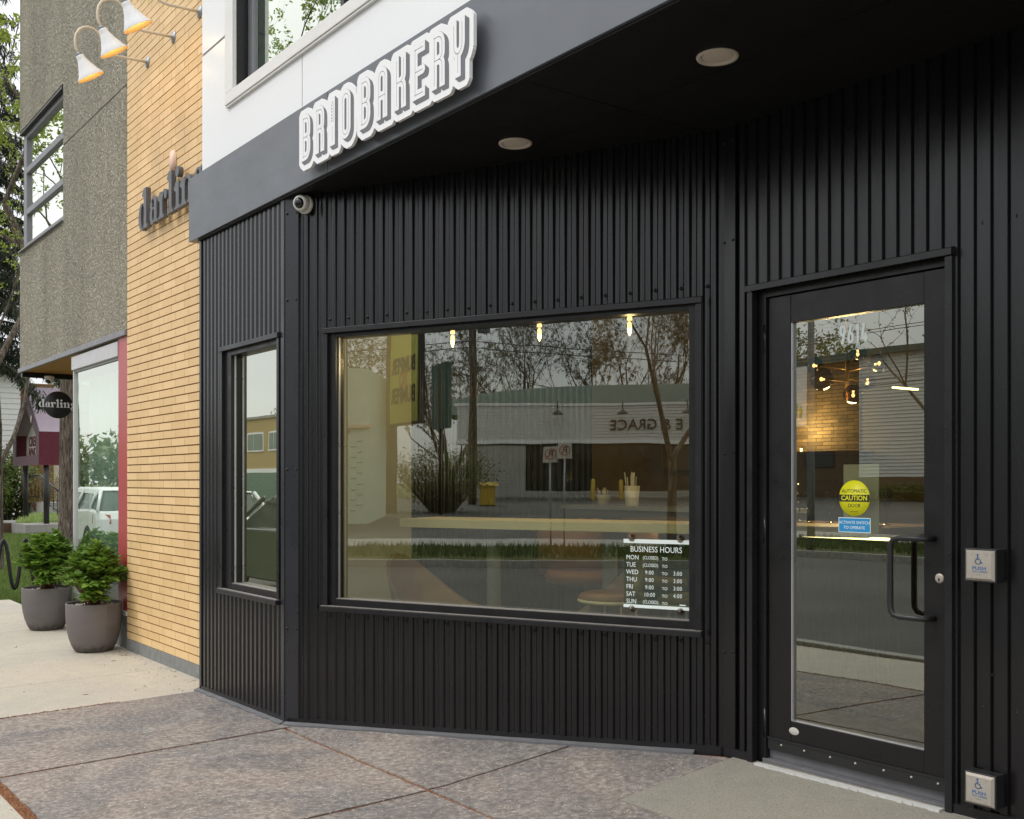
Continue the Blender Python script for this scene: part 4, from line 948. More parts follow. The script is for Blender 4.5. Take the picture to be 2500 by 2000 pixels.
# serif lettering "darling", drawn as outlines
def glyphs(word, scale, starts):
    st_ = .0035*scale/.33
    loops = []
    def ell(X, Y, cx, cy, rx, ry): return (np.hypot((X-cx)/rx, (Y-cy)/ry)-1)*min(rx, ry)
    def rc(X, Y, x0, x1, y0, y1): return np.maximum(np.maximum(x0-X, X-x1), np.maximum(y0-Y, Y-y1))
    def foot(X, Y, x0, x1, w=.10):      # bracketed slab foot
        d = rc(X, Y, x0-w, x1+w, 0, .045); t = np.clip(1-Y/.16, 0, 1)**2*w*.8
        return np.minimum(d, np.maximum(np.maximum(x0-t-X, X-x1-t), np.maximum(-Y, Y-.16)))
    def flag(X, Y, x0, top):            # pointed flag on the stem top
        return np.maximum(np.maximum(X-x0-.05, (top-.02-Y)*-1), np.maximum((x0-X)*.75-(Y-(top-.20))*1.0+.0, (top-.30)-Y)*.6) if False else np.maximum.reduce([X-(x0+.04), (Y-top), (x0-.13-X), ((top-.24)-Y)+(x0-X)*.55, (Y-top)+(x0-X)*1.1])
    mn = lambda *a: np.minimum.reduce(a); mxx = lambda *a: np.maximum.reduce(a)
    for ch, sx_ in zip(word, starts):
        X, Y = np.meshgrid(np.arange(-.22, 1.15, st_/scale), np.arange(-.42, 1.1, st_/scale)); xh = .645
        if ch == 'd':
            F = mn(mxx(ell(X, Y, .28, .31, .26, .345), -ell(X, Y, .335, .31, .125, .305)), rc(X, Y, .43, .62, .0, 1.0), flag(X, Y, .43, 1.0)); F = mn(mxx(F, X-.62), rc(X, Y, .5, .72, .0, .045), mxx(X-.62-np.clip(1-Y/.14, 0, 1)**2*.09, .5-X, -Y, Y-.14))
        elif ch == 'a':
            F = mn(rc(X, Y, .36, .55, .0, .48), mxx(ell(X, Y, .33, .46, .22, .19), -ell(X, Y, .27, .43, .10, .16), .44-Y), ell(X, Y, .15, .45, .075, .09), mxx(ell(X, Y, .24, .19, .20, .205), -ell(X, Y, .29, .20, .075, .15), X-.42), rc(X, Y, .5, .64, 0, .04))
        elif ch == 'r':
            F = mn(rc(X, Y, .14, .33, 0, xh-.02), flag(X, Y, .14, xh), foot(X, Y, .14, .33), ell(X, Y, .55, .52, .09, .11), mxx(ell(X, Y, .50, .48, .19, .175), -ell(X, Y, .52, .42, .175, .17), X-.5, .42-Y))
        elif ch == 'l': F = mn(rc(X, Y, .12, .31, 0, 1.0), flag(X, Y, .12, 1.0), foot(X, Y, .12, .31))
        elif ch == 'i': F = mn(rc(X, Y, .12, .31, 0, xh-.01), flag(X, Y, .12, xh), foot(X, Y, .12, .31), ell(X, Y, .20, .87, .115, .125))
        elif ch == 'n':
            F = mn(rc(X, Y, .12, .31, 0, xh-.01), flag(X, Y, .12, xh), foot(X, Y, .12, .31), rc(X, Y, .53, .72, 0, .46), foot(X, Y, .53, .72, .08), mxx(ell(X, Y, .51, .44, .21, .21), -ell(X, Y, .44, .42, .13, .15), .42-Y))
        elif ch == 'g':
            F = mn(mxx(ell(X, Y, .32, .42, .25, .235), -ell(X, Y, .32, .42, .085, .19)), ell(X, Y, .66, .60, .08, .08), mxx(ell(X, Y, .55, .50, .17, .16), -ell(X, Y, .57, .44, .13, .15), .52-Y), mxx(ell(X, Y, .34, -.14, .32, .20), -ell(X, Y, .34, -.16, .21, .115)), mxx(rc(X, Y, .14, .60, -.02, .10)))
        for lp in contours(F, -.22, -.42, st_/scale): loops.append([(sx_+x*scale, y*scale) for x, y in lp])
    return loops
t = thing('wall_lettering', 'dark grey serif darling lettering on the yellow brick wall', 'sign', (-8.4, 2.9, 3.6))
st3 = [-9.055, -8.775, -8.565, -8.345, -8.185, -8.055, -7.78]
for ch, x in zip('darling', st3):
    lp = [[(a, q+3.592) for a, q in l] for l in glyphs(ch, .33, [x])]
    fill(lp, FY(Yb), .030, .070).build('letter', M['letter_grey'], t, recalc=False)
b = MB(); b.lathe([(0, .02), (.058, .02), (.060, .0)], (-8.385, Yb-.001, 4.037), (0, -1, 0), 28)
for i, v in enumerate(b.v): b.v[i] = (v[0]+(.0 if v[2] > 3.985 else 0), v[1], 4.037+(v[2]-4.037)*1.35)
b.build('painted_petal', M['pink'], t)
RX, RY = -12.88, 3.16
t = thing('round_sign', 'round black darling sign hanging beside the storefront glass on two rods', 'sign', (RX, RY, 2.36))
b = MB(); b.lathe([(0, .012), (.152, .012), (.155, .009), (.155, -.009), (.152, -.012), (0, -.012)], (RX, RY, 2.368), (1, 0, 0), 48); b.build('disc', M['black_plastic'], t)
fX = lambda s, n, z: (RX+n, s, z)
sc_ = .092; w0 = .62*.33
lp = glyphs('darling', sc_, [RY+sc_*(v-2.30) for v in (0, .74, 1.36, 2.02, 2.46, 2.88, 3.72)])
fill([[(a, q+2.338) for a, q in l] for l in lp], fX, .0125, .0135).build('darling_word', M['sign_white'], t, recalc=False)
b = MB()
for z in (2.405, 2.285): b.tube([(RX, RY+.14, z), (RX, RY+.62, z)], .007, 6)
b.tube([(RX, RY+.62, 2.25), (RX, RY+.62, 2.80)], .012, 6)
each(b, 'rod', M['black_plastic'], t)
dome_cam((-13.45, 3.2, 2.745), (0, 0, -1), (.5, -.55, -.75), 'white dome camera hanging under the cedar soffit')
# gooseneck lamps
def gooseneck(x, lab, bulb_col):
    t = thing('gooseneck_lamp', lab, 'wall lamp', (x, Yb, 5.02), 'white gooseneck lamps on the yellow brick wall')
    pts = [(2.93, 5.022), (2.80, 5.018), (2.69, 5.012), (2.64, 5.020), (2.60, 5.045), (2.57, 5.085), (2.550, 5.130), (2.525, 5.168), (2.49, 5.190), (2.45, 5.196), (2.41, 5.184), (2.375, 5.155), (2.352, 5.115), (2.345, 5.07), (2.346, 5.02), (2.357, 4.985), (2.372, 4.958)]
    b = MB(); b.tube([(x, y, z) for y, z in pts], .0105, 10); b.build('arm', M['lamp_arm'], t)
    b = MB(); b.lathe([(0, .012), (.022, .012), (.024, .006), (.046, .005), (.048, 0)], (x, Yb-.001, 5.022), (0, -1, 0), 24); pl = b.build('wall_plate', M['gal'], t)
    ax = Vector((0, .50, -.866)); c = Vector((x, 2.374, 4.958))
    b = MB(); b.lathe([(.014, -.012), (.024, -.006), (.024, .010), (.016, .014)], c, ax, 16); b.build('socket', M['gal'], t)
    b = MB(); b.lathe([(.016, .010), (.030, .012), (.034, .018), (.034, .042), (.037, .047), (.056, .095), (.084, .150), (.113, .192), (.1135, .195), (.111, .1945), (.082, .152), (.054, .097), (.034, .050), (.031, .040), (.020, .022)], c, ax, 40)
    o = b.build('shade', [M['lamp_white'], M['lamp_in']], t, recalc=True)
    me = o.data
    nseg = 40
    for p in me.polygons: p.material_index = 1 if p.index//nseg >= 9 else 0
    q = c+ax*.130; b = MB(); b.ball(q, .028, 14, (1, 1, 1.15)); b.build('bulb', M['bulb'], t)
    L = bpy.data.lights.new('bulb_light', 'POINT'); L.energy = .9; L.color = (1, .72, .36); L.shadow_soft_size = .03
    lo = bpy.data.objects.new('bulb_light', L); COL.objects.link(lo); lo.location = c+ax*.165; lo.location -= t.location; lo.parent = t
gooseneck(-9.025, 'white gooseneck lamp farthest from the bakery, seen against the stucco', 0)
gooseneck(-8.395, 'middle white gooseneck lamp with glowing amber inside', 0)
gooseneck(-7.825, 'white gooseneck lamp nearest the white upper wall', 0)

# ------------------------------------------------------------------ planters with hydrangeas
def planter(x, y, lab, plab, seed, kx=.93, kh=1.04):
    rr = random.Random(seed)
    t = thing('planter_pot', lab, 'planter', (x, y, 0), 'grey planters beside the storefront'); z0 = g(x, y)+.002
    b = MB()
    prof = [(0, 0), (.145, 0), (.160, .006), (.184, .05), (.206, .11), (.222, .18), (.231, .26), (.234, .34), (.235, .415), (.233, .422), (.222, .422), (.219, .415), (.217, .37), (0, .37)]
    b.lathe(prof, (x, y, z0), (0, 0, 1), 64)
    # combed vertical and horizontal grooves on the face towards the street
    o = b.build('pot', M['pot'], t)
    b = MB(); a0 = math.atan2(-y, -x)+R(28)
    for k in range(13):
        a = a0+k*.040; b.tube([(x+.2355*math.cos(a), y+.2355*math.sin(a), z0+.408), (x+.2345*math.cos(a), y+.2345*math.sin(a), z0+.33), (x+.2300*math.cos(a), y+.2300*math.sin(a), z0+.245), (x+.2230*math.cos(a), y+.2230*math.sin(a), z0+.19)], .0016, 5)
    for k in range(9):
        z = .182-k*.0095; r_ = np.interp(z, [.05, .11, .18, .26], [.184, .206, .222, .231])+.0004
        b.tube([(x+r_*math.cos(a0+q*.06), y+r_*math.sin(a0+q*.06), z0+z) for q in range(9)], .0016, 5)
    b.build('combed_pattern', M['pot'], t)
    b = MB(); b.lathe([(0, .384), (.218, .380)], (x, y, z0), (0, 0, 1), 32); b.build('soil', M['soil'], t)
    b = MB()
    for i in range(60):
        a = rr.uniform(0, 6.28); d = .215*math.sqrt(rr.uniform(.35, .9)); r_ = rr.uniform(.012, .026); b.ball((x+d*math.cos(a), y+d*math.sin(a), z0+.385+r_*.3), r_, 8, (1, rr.uniform(.7, 1.1), .6))
    tag(b.build('pebbles', M['pebble'], t), kind='stuff')
    s = thing('hydrangea_shrub', plab, 'shrub', (x, y, z0+.38), 'leafy shrubs in the grey planters')
    sb = MB(); lb = MB()
    def leaf(p, d, L, wdt, droop):
        d = d.normalized(); side = d.cross(Vector((0, 0, 1))); side = side if side.length > .1 else Vector((1, 0, 0)); side.normalize(); nn = side.cross(d)
        roll = rr.uniform(-.5, .5); side = side*math.cos(roll)+nn*math.sin(roll); nn = side.cross(d)
        P = []
        for tt, ww, hh in ((0, .03, 0), (.22, .36, .02), (.5, .5, .0), (.78, .30, -.08), (1, .01, -.2)):
            c_ = p+d*L*tt+Vector((0, 0, -1))*droop*L*tt*tt+nn*hh*L*.3
            P += [c_-side*wdt*ww+nn*wdt*.16, c_, c_+side*wdt*ww+nn*wdt*.16]
        lb.add(P, [(3*i, 3*i+1, 3*i+4, 3*i+3) for i in range(4)]+[(3*i+1, 3*i+2, 3*i+5, 3*i+4) for i in range(4)], True)
    base = Vector((x, y, z0+.38))
    for i in range(46):
        a = i*2.39996+rr.uniform(-.2, .2); el = math.sqrt((i+.5)/46); rx_ = .285*kx*el**.9; hh = .53*kh*math.sqrt(max(0, 1-(el*.90)**2))*rr.uniform(.78, 1.10)
        p0 = base+Vector((rr.uniform(-.06, .06), rr.uniform(-.06, .06), 0)); p3 = base+Vector((rx_*math.cos(a), rx_*math.sin(a), hh*.92))
        p1 = p0.lerp(p3, .35)+Vector((0, 0, .06)); p2 = p0.lerp(p3, .7)+Vector((0, 0, .06))
        sb.tube([p0, p1, p2, p3], [.0045, .004, .003, .002], 5)
        ax = (p3-p2).normalized()
        for lev, (pp, n_, L) in enumerate(((p3, 6, .085), (p3.lerp(p2, .40), 5, .115), (p3.lerp(p2, .8), 4, .125), (p2.lerp(p1, .3), 3, .115), (p2.lerp(p1, .75), 2, .09))):
            if lev > 3 and rr.random() < .5: continue
            ph = rr.uniform(0, 6.28)
            for k in range(n_):
                aa = ph+k*6.283/n_; out = Vector((math.cos(aa), math.sin(aa), 1.0 if lev == 0 else .62)); leaf(pp+Vector((rr.uniform(-.006, .006), rr.uniform(-.006, .006), rr.uniform(-.01, .01))), out+ax*.35, L*rr.uniform(.75, 1.2), L*rr.uniform(.50, .66), rr.uniform(.1, .35))
    for i in range(26):
        a = i*2.39996*1.3; el = rr.uniform(.17, .30); z1 = rr.uniform(.07, .24); p0 = base+Vector((.04*math.cos(a), .04*math.sin(a), 0)); p3 = base+Vector((el*math.cos(a), el*math.sin(a), z1)); pm = p0.lerp(p3, .5)+Vector((0, 0, .05))
        sb.tube([p0, pm, p3], [.004, .003, .002], 5)
        for pp, n_, L in ((p3, 6, .105), (pm.lerp(p3, .5), 4, .115)):
            ph = rr.uniform(0, 6.28)
            for k in range(n_): aa = ph+k*6.283/n_; leaf(pp, Vector((math.cos(aa), math.sin(aa), .35))+Vector((math.cos(a), math.sin(a), 0))*.3, L*rr.uniform(.7, 1.15), L*rr.uniform(.45, .6), rr.uniform(.1, .5))
    sb.build('stems', M['redstem'], s); lb.build('leaves', M['leaf_hyd'], s, recalc=False)
planter(-9.735, 2.688, 'grey combed planter pot nearest the yellow brick wall', 'leafy green shrub in the planter nearest the brick wall', 21)
planter(-11.45, 2.70, 'grey planter pot farther along the storefront, half hidden', 'leafy green shrub in the farther planter by the bike rack', 37, .96, 1.12)
# bike rack
t = thing('bike_rack', 'black wave shaped bike rack at the edge of the lawn', 'bike rack', (-15.2, 3.2, 0))
pts = []; 
for i in range(0, 12*8+1):
    ph = i/8*math.pi; y = 2.24+i/8*.135; c_ = math.cos(ph); pts.append((-15.2, y, .40+.325*math.copysign(abs(c_)**.8, c_)))
b = MB(); b.tube(pts, .024, 12); b.build('wave_tube', M['black_plastic'], t)
b = MB()
for i in (0, 96): b.tube([pts[i], (-15.2, pts[i][1], 0)], .024, 12)
each(b, 'leg', M['black_plastic'], t)
# twigs and crumbs on the sidewalk
b = MB(); rr = random.Random(8)
for i in range(120):
    x, y = rr.uniform(-13.5, -7.5), rr.uniform(.6, 2.9); z = g(x, y)+.001
    if rr.random() < .5: x, y = rr.uniform(-9.6, -7.4), 2.9-abs(rr.gauss(0, .12)); z = g(x, y)+.001
    a = rr.uniform(0, 6.28); L = rr.choice((.003, .004, .006)) if rr.random() < .9 else .018; w_l = .002
    b.prism([(x-math.cos(a)*L-math.sin(a)*w_l, y-math.sin(a)*L+math.cos(a)*w_l), (x+math.cos(a)*L, y+math.sin(a)*L), (x-math.cos(a)*L+math.sin(a)*w_l, y-math.sin(a)*L-math.cos(a)*w_l)], lambda p, n, q: (p, q, n), z, z+.003)
tag(b.build('debris_crumbs', M['debris']), 'small dead twigs and crumbs scattered on the pale sidewalk', 'debris', kind='stuff')
b = MB()
for i in range(2600):
    m_ = rr.random()
    if m_ < .35: x, y = -7.37+rr.gauss(0, .012), rr.uniform(1.1, 2.2)
    elif m_ < .7: x, y = rr.uniform(-5.9, 0), 1.122+rr.gauss(0, .014)
    elif m_ < .85: x, y = -5.85+rr.gauss(0, .007), rr.uniform(1.1, 2.8)
    else: x, y = -4.2+rr.gauss(0, .007), rr.uniform(1.1, 3.4)
    z = g(x, y)+.002; a = rr.uniform(0, 6.28); L = rr.uniform(.003, .009); h2 = rr.uniform(.002, .007)
    b.add([(x+L*math.cos(a), y+L*math.sin(a), z), (x+L*.6*math.cos(a+2.2), y+L*.6*math.sin(a+2.2), z), (x+L*.5*math.cos(a-2), y+L*.5*math.sin(a-2), z), (x, y, z+h2)], [(0, 1, 3), (1, 2, 3), (2, 0, 3)])
tag(b.build('joint_debris', M['debris']), 'brown bud scales gathered in the open joints of the paving', 'debris', kind='stuff')

# ------------------------------------------------------------------ trees
def tree(name, lab, cat, x, y, z, h, r0, seed, mat_leaf, n_leaf, lsize, spread=.9, cb=.3, lean=(0, 0), depth=5, group=None, tw=1.0, bark='bark', fan=3, up=.25, len0=None, jit=.25):
    rr = random.Random(seed); t = thing(name, lab, cat, (x, y, z), group); tb = MB(); tips = []
    def br(p, d, L, r, dep):
        k = 3 if dep > 1 else 2; pts = [p]; rs = [r]; q = p; dd = d.copy()
        for i in range(k):
            dd = (dd+Vector((rr.gauss(0, .11), rr.gauss(0, .11), rr.gauss(0, .06)+up*.12))).normalized(); q = q+dd*L/k; pts.append(q); rs.append(r*(1-.42*(i+1)/k))
            if dep <= 2: tips.append((q, dd))
        tb.tube(pts, rs, 10 if dep >= depth-1 else (6 if dep > 2 else 3), cap=False, smooth=dep > 2)
        if dep == 0: return
        nb = fan+(1 if rr.random() < .5 else 0)
        for i in range(nb):
            a = rr.uniform(0, 6.283); s_ = rr.uniform(.35, .85)*spread; side = Vector((math.cos(a), math.sin(a), 0)); side = (side-dd*side.dot(dd)); side = side.normalized() if side.length > .01 else Vector((1, 0, 0))
            nd = (dd*math.cos(s_)+side*math.sin(s_)+Vector((0, 0, up*.35))).normalized()
            st_p = pts[-1] if i < 2 else pts[rr.randint(1, k)]
            br(st_p, nd, L*rr.uniform(.62, .82), rs[-1]*rr.uniform(.62, .85)*tw**.5, dep-1)
    d0 = Vector((lean[0], lean[1], 1)).normalized()
    top = Vector((x, y, z-.15)); hs = cb*h; p1 = top+d0*hs*.5; p2 = top+d0*hs
    tb.tube([top, top+d0*.25, p1, p2], [r0*1.45, r0*1.08, r0*.95, r0*.85], 14, cap=False)
    L0 = len0 or h*(1-cb)*.42
    for i in range(fan+1):
        a = i*6.283/(fan+1)+rr.uniform(-.4, .4); s_ = rr.uniform(.25, .6)*spread; br(p2-d0*rr.uniform(0, hs*.12), (d0*math.cos(s_)+Vector((math.cos(a), math.sin(a), 0))*math.sin(s_)).normalized(), L0*rr.uniform(.8, 1.15), r0*.55, depth-1)
    tb.build('trunk', M[bark], t, recalc=False)
    if n_leaf and tips:
        lb = MB()
        for i in range(n_leaf):
            p, dd = tips[rr.randrange(len(tips))]; c_ = p+Vector((rr.gauss(0, jit), rr.gauss(0, jit), rr.gauss(0, jit)))*lsize*4
            u = Vector((rr.gauss(0, 1), rr.gauss(0, 1), rr.gauss(0, 1))).normalized(); v = u.cross(Vector((rr.gauss(0, 1), rr.gauss(0, 1), rr.gauss(0, 1)))).normalized(); s_ = lsize*rr.uniform(.6, 1.3)
            lb.add([c_-u*s_, c_+v*s_*.45, c_+u*s_, c_-v*s_*.45], [(0, 1, 2, 3)])
        lb.build('crown', M[mat_leaf], t, recalc=False)
    return t
tree('elm_tree', 'thick rough barked tree trunk behind the round darling sign', 'tree', -29.6, 7.55, -.1, 15, .27, 5, 'leaf_bud', 5000, .05, .9, .36, depth=5, fan=2)
tree('young_tree', 'slender leaning tree with fresh green buds at the left edge', 'tree', -20.6, 4.05, -.1, 7.5, .085, 14, 'leaf_bud', 3200, .032, .95, .27, lean=(0, 0), depth=5, fan=2, up=.5)
tree('budding_tree', 'tall tree with yellow green buds beside the stucco corner', 'tree', -27.5, 4.2, -.1, 14, .20, 9, 'leaf_bud', 34000, .055, 1.0, .18, depth=6, fan=2, up=.4)
# spruce
t = thing('spruce_tree', 'tall dark spruce with drooping branches behind the budding trees', 'tree', (-38.5, 6.9, -.1)); rr = random.Random(2)
b = MB(); b.tube([(-38.5, 6.9, -.2), (-38.5, 6.9, 6), (-38.4, 6.9, 13), (-38.4, 6.9, 19)], [.30, .25, .16, .03], 10); nb = MB()
for i in range(170):
    z = 5.6+13.4*(i/170)**1.05; Lb = 3.6*(1-(z-5.6)/14.5)+.35; a = i*2.4+rr.uniform(-.3, .3); L = Lb*rr.uniform(.75, 1.1)
    pts = [Vector((-38.45+math.cos(a)*L*q, 6.9+math.sin(a)*L*q, z-.75*L*q*q*.55)) for q in (0, .35, .7, 1)]; b.tube(pts, [.035, .025, .015, .006], 4, cap=False)
    for k in range(int(95*L)):
        q = rr.uniform(.12, 1.0); m_ = min(int(q*3), 2); p = pts[m_].lerp(pts[m_+1], q*3-m_); dn = Vector((rr.gauss(0, .5), rr.gauss(0, .5), -1)).normalized(); s_ = rr.uniform(.16, .42); w_l = Vector((rr.gauss(0, 1), rr.gauss(0, 1), 0)).normalized()*rr.uniform(.012, .03)
        p = p+Vector((rr.gauss(0, .10), rr.gauss(0, .10), 0)); nb.add([p-w_l, p+w_l, p+dn*s_+w_l*.5, p+dn*s_-w_l*.5], [(0, 1, 2, 3)])
b.build('trunk', M['bark'], t, recalc=False); nb.build('crown', M['needle'], t, recalc=False)
# near-side street trees that the upper windows mirror
tree('street_tree', 'big budding street tree mirrored in the stucco wall window', 'tree', -33.5, -2.6, -.1, 15, .30, 31, 'leaf_bud', 9000, .055, 1.05, .35, depth=6, fan=2, up=.05)
tree('street_tree', 'street tree in fresh leaf mirrored in the upper bakery window', 'tree', -20.2, -1.6, -.1, 14, .20, 33, 'leaf_bud', 16000, .055, .95, .36, depth=6, fan=2, up=.2)

# ------------------------------------------------------------------ apartment corner at the far left
AB = thing('apartment_building', 'apartment building with white siding, brown brick and beige render', 'building', (-52, 10, 0))
def wx(px, X): a = (px-1250)/2600; Z = -X/(.8-.6*a); return (.6+.8*a)*Z
ya, yb_, yc, yd = wx(-40, -52), wx(50, -52), wx(126, -52.4), wx(230, -52.8)
b = MB(); z = 0
while z < 6.4: b.hexa([(-52.03, ya-3, z), (-51.985, ya-3, z), (-51.985, yb_, z), (-52.03, yb_, z), (-52.03, ya-3, z+.235), (-52.005, ya-3, z+.235), (-52.005, yb_, z+.235), (-52.03, yb_, z+.235)]); z += .24
b.box((-58, ya-3, 0), (-52.03, yb_, 6.4)); b.build('siding_wall', M['siding'], AB)
b = MB(); z = 0
while z < 6.0: b.box((-52.05, yb_, z), (-52.0+.0, yc, z+.062)); z += .075
b.build('brick_wall', M['brownbrick'], AB)
b = MB(); b.box((-58, yb_, -.1), (-52.02, yc, 6)); b.build('brick_core', M['mortar'], AB)
b = MB(); b.box((-58, yc, -.1), (-52.2, yd+8, 6.1)); b.build('rendered_wall', M['beige'], AB)
b = MB(); b.box((-58.3, ya-3.3, 6.4), (-51.5, yb_+.3, 6.7)); b.build('roof_edge', M['alu_grey'], AB)
b = MB()
for i in range(3): b.box((-41-i*.5, 10.0, -.1), (-40.5-i*.5, 12.2, .20+.17*i))
b.box((-46, 10.0, -.1), (-42.5, 12.2, .72)); tag(b.build('concrete_steps', M['curb']), 'pale concrete steps behind the awning posts', 'steps')
t = thing('stair_railing', 'black metal stair railing beside the tree trunk', 'railing', (-41, 9.9, .2))
b = MB(); b.tube([(-39.9, 9.9, 1.10), (-43.0, 9.9, 1.75), (-46, 9.9, 1.75)], .035, 6); b.tube([(-39.9, 9.9, .35), (-43.0, 9.9, .95), (-46, 9.9, .95)], .025, 6); each(b, 'rail', M['black_plastic'], t)
b = MB()
for i in range(11): xx = -39.9-i*.55; zt = 1.1+min(i*.55, 3.1)*.21; b.tube([(xx, 9.9, .0 if i < 2 else zt-.85), (xx, 9.9, zt)], .016 if i else .05, 5)
each(b, 'baluster', M['black_plastic'], t)
t = thing('entrance_awning', 'maroon gabled canvas awning on two black posts by the apartments', 'awning', (-35, 8, 0))
ax0, ax1, ay = -38.4, -34.9, 8.0; am = (ax0+ax1)/2; zb0, ze, zp = 2.02, 3.05, 4.55
b = MB()
def fA(s, n, z): return (s, ay+n, z)
def strip(pts_o, pts_i, n0, n1):
    k = len(pts_o)
    for i in range(k-1): b.hexa([fA(pts_o[i][0], n0, pts_o[i][1]), fA(pts_o[i+1][0], n0, pts_o[i+1][1]), fA(pts_o[i+1][0], n1, pts_o[i+1][1]), fA(pts_o[i][0], n1, pts_o[i][1]), fA(pts_i[i][0], n0, pts_i[i][1]), fA(pts_i[i+1][0], n0, pts_i[i+1][1]), fA(pts_i[i+1][0], n1, pts_i[i+1][1]), fA(pts_i[i][0], n1, pts_i[i][1])])
strip([(ax0, zb0), (ax0, ze), (am, zp), (ax1, ze), (ax1, zb0)], [(ax0+.35, zb0), (ax0+.40, ze-.1), (am, zp-.62), (ax1-.40, ze-.1), (ax1-.35, zb0)], 0, .03)
b.build('front_band', simple('dusky_band', (.125, .085, .10), .75), t)
b = MB(); b.add([(am, ay, zp), (ax1, ay, ze), (ax1, ay+3.3, ze), (am, ay+3.3, zp), (ax0, ay, ze), (ax0, ay+3.3, ze)], [(0, 1, 2, 3), (0, 3, 5, 4)]); o = b.build('canopy_top', M['maroon_light'], t)
o.modifiers.new('thick', 'SOLIDIFY').thickness = .03
b = MB(); b.add([(ax1, ay, ze), (ax1, ay, zb0), (ax1+.02, ay+.9, zb0-.02), (ax1, ay+1.8, zb0+.10), (ax1, ay+2.7, zb0+.32), (ax1, ay+3.3, zb0+.6), (ax1, ay+3.3, ze)], [(0, 1, 2, 3, 4, 5, 6)]); b.add([(ax0, ay, ze), (ax0, ay, zb0), (ax0, ay+2, zb0+.4), (ax0, ay+2, ze)], [(0, 1, 2, 3)])
for o in each(b, 'canopy_side', M['maroon'], t): o.modifiers.new('thick', 'SOLIDIFY').thickness = .03
b = MB(); b.prism([(ax0+.3, zb0+.30), (ax1-.3, zb0+.30), (ax1-.3, ze-.1), (am+.25, zp-1.0), (am-.25, zp-1.0), (ax0+.3, ze-.1)], fA, .35, .38); b.build('name_panel', M['paper'], t)
b = MB(); b.prism([(ax0, zb0), (ax1, zb0), (ax1, zb0+.30), (ax0, zb0+.30)], fA, -.005, .02); b.build('valance', simple('dusky_valance', (.13, .07, .085), .75), t)
fa2 = FY(ay+.345)
b = text_mesh('CREEKSIDE', .44, fa2, am+.02, .002, 2.80, .004, bold=.012); join(b, text_mesh('APARTMENTS', .36, fa2, am+.02, .002, 2.46, .004, bold=.008)); b.build('lettering', M['maroon'], t, recalc=False)
b = MB()
for x in (am+.12, am+.85, am-.8): b.ball((x, ay-.02, zp-.45-abs(x-am)*.75), .10, 8, (1, .2, 1.3))
b.build('painted_leaves', M['paper'], t)
b = MB()
for x, yy_ in ((-38.0, 8.3), (-35.02, 8.25)): b.tube([(x, yy_, -.05), (x, yy_, zb0+.3)], .085, 10)
each(b, 'post', M['black_plastic'], t)
b = MB(); b.box((-39.0, 7.5, -.1), (-34.4, 11.4, .20)); tag(b.build('entrance_slab', M['curb']), 'raised concrete landing under the awning posts', 'landing')
b = MB(); b.box((-36.5, 6.1, -.08), (-33.8, 6.35, .20)); b.box((-36.5, 6.35, -.08), (-36.25, 8, .20)); tag(b.build('timber_edging', M['timber']), 'low dark timber edging on the lawn at far left', 'edging')
def bush(name, lab, x, y, z, rx_, ry_, rz_, n, mat, ls, seed, stems=40, stemmat='twig', cat='shrub', group=None):
    rr = random.Random(seed); t = thing(name, lab, cat, (x, y, z), group); sb = MB(); lb = MB(); ends = []
    for i in range(stems):
        a = rr.uniform(0, 6.28); d = math.sqrt(rr.random()); e = Vector((x+rx_*d*math.cos(a), y+ry_*d*math.sin(a), z+rz_*rr.uniform(.55, 1)*(1-.35*d))); p0 = Vector((x+rx_*.2*math.cos(a)*d, y+ry_*.2*math.sin(a)*d, z)); m_ = p0.lerp(e, .5)+Vector((rr.gauss(0, .05)*rx_, rr.gauss(0, .05)*ry_, .06*rz_))
        sb.tube([p0, m_, e], [.012*rz_/1.5+.004, .007, .003], 4, cap=False); ends += [(p0, m_, e)]
        for k in range(3): q = m_.lerp(e, rr.random()); sb.tube([q, q+Vector((rr.gauss(0, .16)*rx_, rr.gauss(0, .16)*ry_, rr.uniform(.05, .2)*rz_))], [.005, .002], 3, cap=False)
    for i in range(n):
        p0, m_, e = ends[rr.randrange(len(ends))]; c_ = (p0.lerp(m_, rr.uniform(.4, 1)) if rr.random() < .25 else m_.lerp(e, rr.random()**.7))+Vector((rr.gauss(0, .10)*rx_, rr.gauss(0, .10)*ry_, rr.gauss(0, .05)*rz_))
        u = Vector((rr.gauss(0, 1), rr.gauss(0, 1), rr.gauss(0, .6))).normalized(); v = u.cross(Vector((rr.gauss(0, 1), rr.gauss(0, 1), rr.gauss(0, 1)))).normalized(); s_ = ls*rr.uniform(.6, 1.3); lb.add([c_-u*s_, c_+v*s_*.5, c_+u*s_, c_-v*s_*.5], [(0, 1, 2, 3)])
    sb.build('stems', M[stemmat], t, recalc=False)
    if n: lb.build('foliage', M[mat], t, recalc=False)
bush('evergreen_shrub', 'dense dark green shrub against the white siding', -45.5, 9.3, -.1, 1.6, 1.1, 3.2, 9000, 'leaf_mid', .07, 41)
bush('bare_shrub', 'reddish bare twiggy shrub in front of the brown brick', -44.0, 10.4, -.1, 1.0, 1.0, 2.6, 900, 'leaf_bud', .035, 42, 110, 'redstem')
bush('low_shrub', 'thin budding shrub behind the stair railing', -47.5, 12.6, .3, 1.0, 1.0, 2.2, 900, 'leaf_mid', .05, 43, 40)

